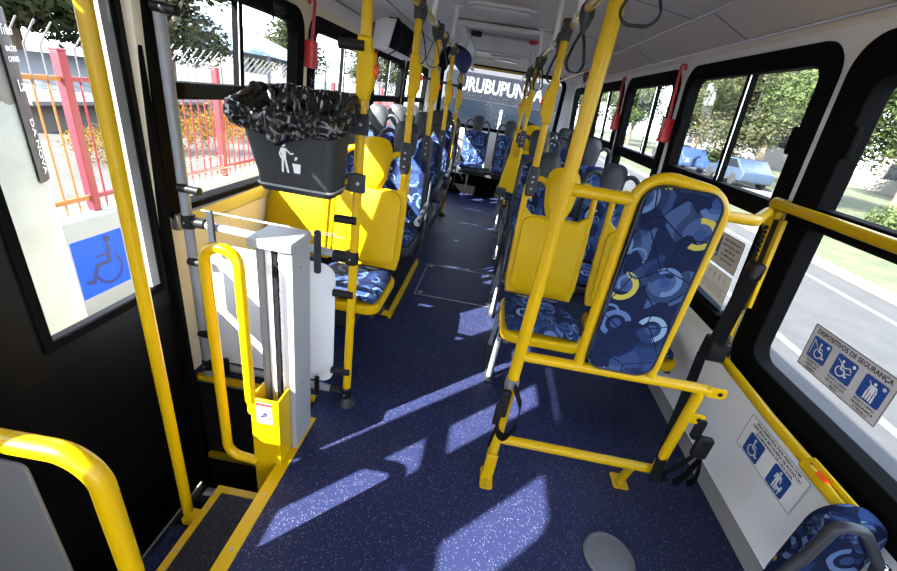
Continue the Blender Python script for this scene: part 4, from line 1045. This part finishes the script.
o = thing('grab_rail', 'short yellow grab rail across the roof in front of the rear window', 'rail', (0, 6.75, 1.83))
part('rail', MB().tube([(-.62, 6.75, 1.83), (.55, 6.75, 1.83)], .0165, 12), GOLD, o)
for x in (-.6, .53): part('support', MB().tube([(x, 6.75, 1.83), (x, 6.75, 1.98)], .014, 10), WPOLE, o)
o = thing('grab_rail', 'dark grey crossbar between the slim far pole and the left window wall', 'rail', (-.8, 4.2, 1.55))
part('rail', MB().tube([(-1.18, 4.98, 1.56), (-.475, 4.98, 1.50)], .014, 10), DGR, o)
part('clamp', MB().lathe([(.03, -.03), (.03, .03)], (-.475, 4.98, 1.5), n=14), BLKP, o)
for x, y, z0, btn, br, lb in ((.235, 2.13, .98, 1.44, (.99, 1.14), 'yellow pole on the front right yellow seat, with push button box'),
                              (.245, 3.72, 1.0, 1.43, (1.08, 1.22), 'yellow pole by the third right seat row'),
                              (.25, 4.85, 1.0, 1.40, (1.02, 1.15), 'yellow pole by the fourth right seat row, beyond the others')):
    stanchion(x, y, z0, 1.75, lb, btn=btn, foot=False, joint=1.745, bracket=br, face=-1)
gp = [o for o in C.objects if o.name.startswith('stanchion') and 'third right' in o.get('label', '')][0]
part('guard_panel', MB().prism([(.115, .69), (.262, .67), (.272, 1.09), (.180, 1.115)], (0, 3.76, 0), (1,0,0), (0,0,1), .02), YPL, gp, bevel=.008)
part('guard_clip', MB().box((.11, 3.73, .64), (.20, 3.79, .71)), DGR, gp, bevel=.01)
def strap(x, y, label, L=.20, w=.030, r=.012, ang=0.3):
    t = thing('hanging_strap', label, 'strap', (x, y, 1.75), 'hand straps on the overhead rails')
    part('sleeve', MB().lathe([(.012, .03), (.026, .01), (.027, -.02), (.018, -.05), (.008, -.075)], (x, y, 1.745), n=14), DGR, t)
    ca, sa = math.cos(ang), math.sin(ang); hw = .042 if L < .25 else .055
    pts = [(0, -.06), (-hw*.55, -.06-L*.35), (-hw, -.06-L*.8), (-hw*.6, -.06-L), (hw*.6, -.06-L), (hw, -.06-L*.8), (hw*.55, -.06-L*.35), (0, -.06)]
    P = fillet([(x+a*ca, y+a*sa, 1.745+b) for a, b in pts], .03, 5)
    part('loop', MB().ribbon(P, w, (-sa, ca, 0), t=.005), BLKP, t); return t
for x, y, L, w, ang, lb in ((.25, 1.02, .10, .016, -.3, 'wide black hand strap at the top edge, right of the near pole'), (.25, .90, .07, .016, -.3, 'short black hand strap at the top edge, rightmost'),
    (.25, 1.76, .14, .012, .5, 'thin black hand strap beside the near pole of the right rail'), (.25, 2.42, .15, .014, .5, 'black hand strap behind the joint of the front right seat pole'),
    (.25, 3.35, .16, .014, .6, 'black hand strap before the third right pole'), (.25, 3.62, .15, .014, .2, 'black hand strap touching the third right pole'), (.25, 4.3, .16, .02, .3, 'black hand strap beyond the third right pole'),
    (.25, 4.6, .18, .02, .7, 'black hand strap before the fourth right pole'), (.25, 5.1, .18, .02, .1, 'farthest black hand strap on the right rail'),
    (-.44, 2.22, .17, .010, .4, 'thin black hand strap hanging at the front left seat pole'), (-.44, 2.70, .15, .012, .2, 'black hand strap before the second left seat pole'),
    (-.44, 3.1, .14, .015, .6, 'black hand strap before the navy bag'), (-.44, 4.7, .16, .02, .4, 'farthest black hand strap on the left rail')):
    strap(x, y, lb, L, w, ang=ang)
# strap hanging on a side rail near the right windows
t = thing('hanging_strap', 'small black hand strap hanging by the right windows, seen between the yellow poles', 'strap', (.62, 3.6, 1.70), 'hand straps on the overhead rails')
part('sleeve', MB().lathe([(.010, .03), (.022, .0), (.018, -.04), (.008, -.06)], (.62, 3.6, 1.70), n=12), DGR, t)
part('loop', MB().ribbon(fillet([(.62, 3.6, 1.65), (.59, 3.6, 1.57), (.60, 3.6, 1.50), (.64, 3.6, 1.50), (.65, 3.6, 1.57), (.62, 3.6, 1.65)], .02, 4), .012, (0,1,0)), BLKP, t)
o = thing('grab_rail', 'short thin rail carrying the small strap near the right windows', 'rail', (.62, 4.0, 1.72))
part('rail', MB().tube([(.62, 3.3, 1.72), (.62, 5.4, 1.72)], .012, 10), GOLD, o)
for y in (3.4, 5.3): part('support', MB().tube([(.62, y, 1.72), (.62, y, 1.965)], .011, 8), WPOLE, o)

# navy bag hung on the left rail
ng = thing('hanging_bag', 'navy blue cloth bag with black strap hanging from the left grab rail', 'bag', (-.44, 4.0, 1.5))
def bagf(u, v, s):
    x = u*2-1; y = v*2-1; r = min(1, (abs(x)**2.5+abs(y)**2.5)); w = .10+.02*y
    k = max(abs(x), abs(y))/max(1e-6, (abs(x)**2.6+abs(y)**2.6)**(1/2.6)); x *= k; y *= k; r = min(1, (abs(x)**2.6+abs(y)**2.6)); w = .085+.02*y
    return V((-.40 + x*w, 3.98 - s*.05*(1-r)**.5 + .02*y, 1.695 + y*.095 - .04*x))
part('pouch', MB().dome(bagf, 14, 14), NAVY, ng)
part('shoulder_strap', MB().ribbon(fillet([(-.47, 3.97, 1.72), (-.52, 3.96, 1.66), (-.55, 3.95, 1.75), (-.44, 3.96, 1.80), (-.36, 3.97, 1.77)], .04, 5), .03, (.1, 1, 0)), WEB, ng)
part('hanging_folds', MB().ribbon([(-.47, 3.93, 1.80), (-.53, 3.92, 1.75), (-.56, 3.93, 1.67), (-.53, 3.93, 1.62)], .10, (1, .2, .5), t=.03), WEB, ng)
part('printed_mark', MB().prism([(-.42, 1.625), (-.365, 1.640), (-.365, 1.652), (-.42, 1.637)], (0, 3.955, 0), (1,0,0), (0,0,1), .012), PICTO, ng)

# ceiling fittings
hf = thing('roof_hatch', 'white framed emergency roof hatch with red handle in the ceiling', 'hatch', (-.05, 4.8, 1.96))
zc = 1.985
part('frame', MB().ring([(.36, 5.9), (-.48, 5.9), (-.48, 3.95), (.36, 3.95)], [(.30, 5.82), (-.42, 5.82), (-.42, 4.03), (.30, 4.03)], (0,0,zc-.035), (1,0,0), (0,1,0), .035), WHT, hf, bevel=.006)
part('lid', MB().box((-.43, 4.02, zc-.012), (.31, 5.83, zc)), CEIL, hf)
part('crank_bar', MB().tube([(-.40, 4.35, zc-.03), (.28, 4.35, zc-.03)], .012, 10), STEEL, hf)
h = part('red_handle', MB().lathe([(.04, 0), (.04, .02), (.02, .03)], (.20, 4.35, zc-.03), (0,0,-1), 18), RED, hf)
part('dark_knob', MB().box((-.38, 4.31, zc-.06), (-.28, 4.39, zc-.02)), BLKP, hf, bevel=.008)
part('notice', MB().box((-.12, 4.10, zc-.016), (.10, 4.18, zc-.012)), mat('pale_red', (.6, .33, .28), .5), hf)
for x, y, lb in ((-.10, 3.30, 'oblong white ceiling lamp before the roof hatch'), (-.04, 6.25, 'oblong white ceiling lamp behind the roof hatch'), (-.1, .8, 'oblong white ceiling lamp above the wheelchair place')):
    t = thing('ceiling_lamp', lb, 'lamp', (x, y, 1.96), 'oblong ceiling lamps')
    part('rim', MB().prism(rrect(x-.24, y-.075, x+.24, y+.075, .07, 8), (0,0,1.975), (1,0,0), (0,1,0), .02), WPOLE, t, bevel=.005)
    part('diffuser', MB().prism(rrect(x-.21, y-.055, x+.21, y+.055, .05, 8), (0,0,1.955), (1,0,0), (0,1,0), .021), WHT, t, bevel=.012, seg=3)
sb = thing('overhead_box', 'pale housing with dark grey side panel above the left windows', 'box', (-1.0, 4.2, 1.66))
part('housing', MB().prism([(-1.13, 1.66), (-.99, 1.66), (-.93, 1.90), (-1.10, 1.90)], (0, 4.75, 0), (1,0,0), (0,0,1), 1.05), WALL, sb, bevel=.015)
a = V((-.988, 3.72, 1.675)); part('side_panel', MB().add([(-.986,3.72,1.68),(-.986,4.73,1.68),(-.932,4.73,1.888),(-.932,3.72,1.888),(-.978,3.72,1.678),(-.978,4.73,1.678),(-.924,4.73,1.886),(-.924,3.72,1.886)], [(0,3,2,1),(4,5,6,7),(0,1,5,4),(1,2,6,5),(2,3,7,6),(3,0,4,7)]), BLK, sb)
part('cable', MB().tube(fillet([(-.98, 3.66, 1.88), (-.85, 3.5, 1.86), (-.80, 3.45, 1.68), (-.95, 3.6, 1.62)], .08, 6), .005, 8), BLKP, sb)
# red emergency levers by the windows
def lever(s, y, zb, label):
    X = (XR if s > 0 else XL); t = thing('emergency_lever', label, 'lever', (X(zb), y, zb-.07), 'red emergency window levers')
    xo = lambda z, d: X(z) - s*d
    part('box', MB().box((min(xo(zb, .010), xo(zb, .065)), y-.036, zb-.075), (max(xo(zb, .010), xo(zb, .065)), y+.036, zb+.07)), RED, t, bevel=.006)
    part('handle_bar', MB().tube(fillet([(xo(zb, .04), y, zb+.05), (xo(1.74, .04), y+.015, 1.74), (xo(1.76, .04), y+.02, 1.775), (xo(1.72, .05), y-.07, 1.77), (xo(1.70, .05), y-.075, 1.74)], .02, 4), .009, 10), RED, t)
    g = MB()
    for k in range(5): g.box((min(xo(zb, .065), xo(zb, .068)), y-.018, zb-.05+k*.022), (max(xo(zb, .065), xo(zb, .068)), y+.018, zb-.041+k*.022))
    part('ribs', g, SRED, t); return t
lever(1, 2.955, 1.40, 'red emergency lever nearest on the right wall, left of the wide sliding window'); lever(1, 4.23, 1.40, 'red emergency lever second along the right wall, behind the nearest one')
lever(1, 5.51, 1.40, 'farthest red emergency lever on the right wall'); lever(-1, 2.63, 1.50, 'red emergency lever above the rubbish bin, left wall'); lever(-1, 3.97, 1.50, 'farther red emergency lever on the left wall')

# ================================================================== signs
def panel(name, y0, y1, z0, z1, m, label, off, tilt=True, cat='sign', edge=None):
    k = -.085 if tilt else 0.0; X = lambda z: XR(z) + off
    O = V((X(z0), y0, z0)); U = V((0,-1,0)); W = V((k, 0, 1)).normalized()
    L = y0-y1; H = (z1-z0)/W.z
    o = tag(MB().prism(rrect(0, 0, L, H, .006, 3), O, U, W, .001).build(name, m, flat=True), label, cat)
    P = lambda a, b: O + U*a + W*b + U.cross(W)*.001
    if edge: 
        w = .0018; MB().ring(rrect(.003, .003, L-.003, H-.003, .006, 3), rrect(.003+w, .003+w, L-.003-w, H-.003-w, .005, 3), P(0,0), U, W, .0004).build('border', edge, o, flat=True)
    return o, P, U, W, L, H
def square(P, U, W, a, b, s, par, m=SBLUE):
    r = s/2; return MB().prism(rrect(a-r, b-r, a+r, b+r, s*.09, 3), P(0,0), U, W, .0006).build('picto_square', m, par, flat=True)
# wall sign below the handrail
s, P, U, W, L, H = panel('wall_sign', 1.362, 1.030, .292, .448, SWHITE, 'white wall sign with blue wheelchair and guide dog squares below the lower handrail', -.0035, False, edge=SBLACK)
for i, tx in enumerate(('ÁREA RESERVADA PARA PESSOA COM', 'DEFICIÊNCIA EM CADEIRA DE RODAS OU', 'ACOMPANHADA DE CÃO-GUIA')):
    text(tx, .0145, P(L*.5, H-.016-.0165*i), U, W, s, SBLACK, bold=.0003, xs=1.0)
square(P, U, W, .085, .053, .088, s); mk = Mark(P(.085, .053), U, W, .085, lift=.001); wheelchair(mk, 0, 0, .9); mk.build('wheelchair_symbol', PICTO, s)
square(P, U, W, .235, .053, .088, s); mk = Mark(P(.235, .053), U, W, .085, lift=.001); standing(mk, -.05, .02, .9)
mk.line([(.12, -.22), (.28, -.22)], .13); mk.line([(.27, -.18), (.30, -.06)], .09); mk.line([(.12, -.24), (.11, -.42)], .05); mk.line([(.27, -.24), (.27, -.42)], .05); mk.line([(.10, -.20), (.03, -.12)], .04); mk.build('person_with_dog', PICTO, s)
# safety device sign on the big window
s, P, U, W, L, H = panel('safety_sign', 1.333, 1.005, .722, .885, SGREY, 'grey safety sign with three blue squares stuck on the big right window', .026, edge=SBLACK)
text('DISPOSITIVOS DE SEGURANÇA', .0225, P(L*.5, H-.021), U, W, s, SBLACK, bold=.0005, xs=.92)
caps = (('CONECTE A', 'FAIXA NA', 'CADEIRA'), ('TRAVE O CINTO', 'NA ALTURA DO', 'PEITO'), ('PUXE O CINTO', 'DE SEGURANÇA', 'E TRAVE-O'))
for i in range(3):
    a = .058 + i*.106; b = .086; square(P, U, W, a, b, .078, s)
    mk = Mark(P(a, b), U, W, .075, lift=.001)
    if i == 0: wheelchair(mk, .05, -.02, .8); mk.line([(-.40, .36), (-.12, .10)], .03); mk.line([(-.40, .36), (-.40, -.34)], .03)
    if i == 1:
        wheelchair(mk, -.08, -.02, .8); mk.line([(.02, .08), (.26, .20), (.36, .10)], .05); mk.line([(-.40, .30), (.0, .12)], .03); mk.line([(.2, -.1), (.38, .0)], .04)
    if i == 2:
        standing(mk, 0, -.02, .85); mk.line([(-.26, .34), (.14, -.04)], .03); mk.line([(-.17, -.42), (-.17, -.1)], .07); mk.line([(.17, -.42), (.17, -.1)], .07)
    mk.disc(.38, .36, .075); mk.build('belt_pictogram', PICTO, s)
    text('%d' % (i+1), .0085, P(a+.0285, b+.027), U, W, s, SBLUE, lift=.0017)
    for j, c in enumerate(caps[i]): text(c, .0105, P(a, .037-.0125*j), U, W, s, SBLACK, bold=.0002)
# reserved area sign on the second window, white notice under it
s, P, U, W, L, H = panel('reserved_sign', 2.135, 1.845, .838, .995, SGREY, 'grey sign with standing figure on the window beside the patterned pad', .026, edge=SBLACK)
MB().prism(rrect(.012, .03, .105, H-.016, .01, 3), P(0,0), U, W, .0006).build('picto_square', SBLUE, s, flat=True)
mk = Mark(P(.058, .082), U, W, .105, lift=.001); standing(mk, -.03, .02, .95); mk.line([(.16, -.3), (.3, -.3)], .10); mk.line([(.17, -.32), (.17, -.45)], .05); mk.line([(.29, -.32), (.29, -.45)], .05); mk.build('person_with_dog', PICTO, s)
for i, tx in enumerate(('ÁREA RESERVADA', 'PARA PESSOA COM', 'DEFICIÊNCIA', 'ACOMPANHADA', 'DE CÃO-GUIA')):
    text(tx, .0165, P(.196, H-.027-.0235*i), U, W, s, SBLACK, bold=.0003)
s, P, U, W, L, H = panel('window_notice', 2.20, 1.842, .648, .825, SWHITE, 'white printed notice with a row of small icons low on the window beside the pad', .026)
for i in range(5):
    a = .115+.048*i; mk = Mark(P(a, H-.035), U, W, .042, lift=.001)
    wheelchair(mk) if i == 4 else standing(mk)
    mk.build('icon', SGREY, s)
MB().ring(rrect(.085, H-.068, L-.008, H-.008, .003, 2), rrect(.0862, H-.0668, L-.0092, H-.0092, .003, 2), P(0,0), U, W, .0004).build('icon_box', SGREY, s, flat=True)
for i in range(4):
    MB().prism([(.09, H-.082-.012*i), (L-.02-.02*(i % 2), H-.082-.012*i), (L-.02-.02*(i % 2), H-.078-.012*i), (.09, H-.078-.012*i)], P(0,0), U, W, .0004).build('text_line', mat('print_grey', (.45,.46,.48), .5) if 'print_grey' not in MATS else MATS['print_grey'], s, flat=True)
MB().prism([(.0, .0), (L, .0), (L, .028), (0, .040)], P(0,0), U, W, .0005).build('blue_band', mat('band_blue', (.12, .20, .42), .5), s, flat=True)
# white outlined notice on the first left window
O = V((XL(.88)-.026, 1.58, .855)); U = V((0,1,0)); W = V((.05,0,1)).normalized()
s = tag(MB().ring(rrect(0, 0, .34, .075, .006, 3), rrect(.003, .003, .337, .072, .005, 3), O, U, W, .0008).build('outline_notice', SWHITE, flat=True), 'white outlined transparent notice with small icons low on the first left window', 'sign')
mk = Mark(O, U, W, 1, lift=.0002)
for i in range(4):
    x = .03+.06*i; mk.line([(x, .09), (x, .125)], .003); mk.line([(x-.012, .115), (x, .128), (x+.012, .115)], .003)
mk.line([(-.01, .082), (.26, .082)], .002); mk.line([(-.01, .135), (.26, .135)], .002); mk.line([(-.01, .082), (-.01, .135)], .002); mk.line([(.26, .082), (.26, .135)], .002)
for i in range(4): mk.line([(.02, .018+.013*i), (.30-.03*(i % 2), .018+.013*i)], .0022)
mk.build('icon_lines', SWHITE, s)
text('ABERTURA DE EMERGÊNCIA', .008, (-1.2385, 1.335, 1.50), (0,0,-1), (0,1,0), dr, SWHITE)

# ================================================================== light, sky, camera
sun = bpy.data.lights.new('sun', 'SUN'); so = bpy.data.objects.new('sun', sun); C.objects.link(so)
sun.energy = SUN_E; sun.angle = math.radians(.6); sun.color = (1, .97, .92)
so.rotation_euler = V((1.0, 1.0, -.975)).to_track_quat('-Z', 'Y').to_euler()
w = bpy.data.worlds.new('world'); bpy.context.scene.world = w; w.use_nodes = True; nt = w.node_tree; bgk = nt.nodes['Background']
tc = nt.nodes.new('ShaderNodeTexCoord'); sx = nt.nodes.new('ShaderNodeSeparateXYZ'); nt.links.new(tc.outputs['Generated'], sx.inputs[0])
rp = nt.nodes.new('ShaderNodeValToRGB'); e = rp.color_ramp.elements
e[0].position = .0; e[0].color = (.86, .90, .95, 1); e[1].position = .75; e[1].color = (.36, .56, .95, 1)
m2 = e.new(.25); m2.color = (.72, .82, .95, 1)
nt.links.new(sx.outputs[2], rp.inputs[0])
cn = nt.nodes.new('ShaderNodeTexNoise'); cn.inputs['Scale'].default_value = 2.2; cn.inputs['Detail'].default_value = 7; nt.links.new(tc.outputs['Generated'], cn.inputs['Vector'])
cr = nt.nodes.new('ShaderNodeValToRGB'); cr.color_ramp.elements[0].position = .45; cr.color_ramp.elements[1].position = .65; nt.links.new(cn.outputs['Fac'], cr.inputs[0])
mx = nt.nodes.new('ShaderNodeMix'); mx.data_type = 'RGBA'; nt.links.new(cr.outputs[0], mx.inputs['Factor']); nt.links.new(rp.outputs[0], mx.inputs[6]); mx.inputs[7].default_value = (.95, .96, 1, 1)
nt.links.new(mx.outputs[2], bgk.inputs[0]); bgk.inputs[1].default_value = SKY_S

cam = bpy.data.cameras.new('camera'); co = bpy.data.objects.new('camera', cam); C.objects.link(co)
yaw, pitch, roll, f = 0.04919868, -0.44130339, 0.16059852, 398.312
M = Matrix.Rotation(yaw, 3, 'Z') @ Matrix(((1,0,0),(0,0,-1),(0,1,0))) @ Matrix.Rotation(pitch, 3, 'X') @ Matrix.Rotation(roll, 3, 'Z')
co.matrix_world = Matrix.Translation((0, 0, 1.4)) @ M.to_4x4()
cam.sensor_width = 36; cam.lens = f/897*36; cam.clip_start = .02; cam.clip_end = 300
sc = bpy.context.scene; sc.camera = co
sc.view_settings.view_transform = 'Standard'; sc.view_settings.look = 'None'; sc.view_settings.gamma = 1; sc.view_settings.use_curve_mapping = False
sc.view_settings.exposure = EXPO
sc.cycles.use_denoising = True; sc.cycles.max_bounces = 14; sc.cycles.diffuse_bounces = 6; sc.cycles.transparent_max_bounces = 24; sc.cycles.glossy_bounces = 4
sc.cycles.sample_clamp_indirect = 8; sc.cycles.caustics_reflective = False; sc.cycles.caustics_refractive = False
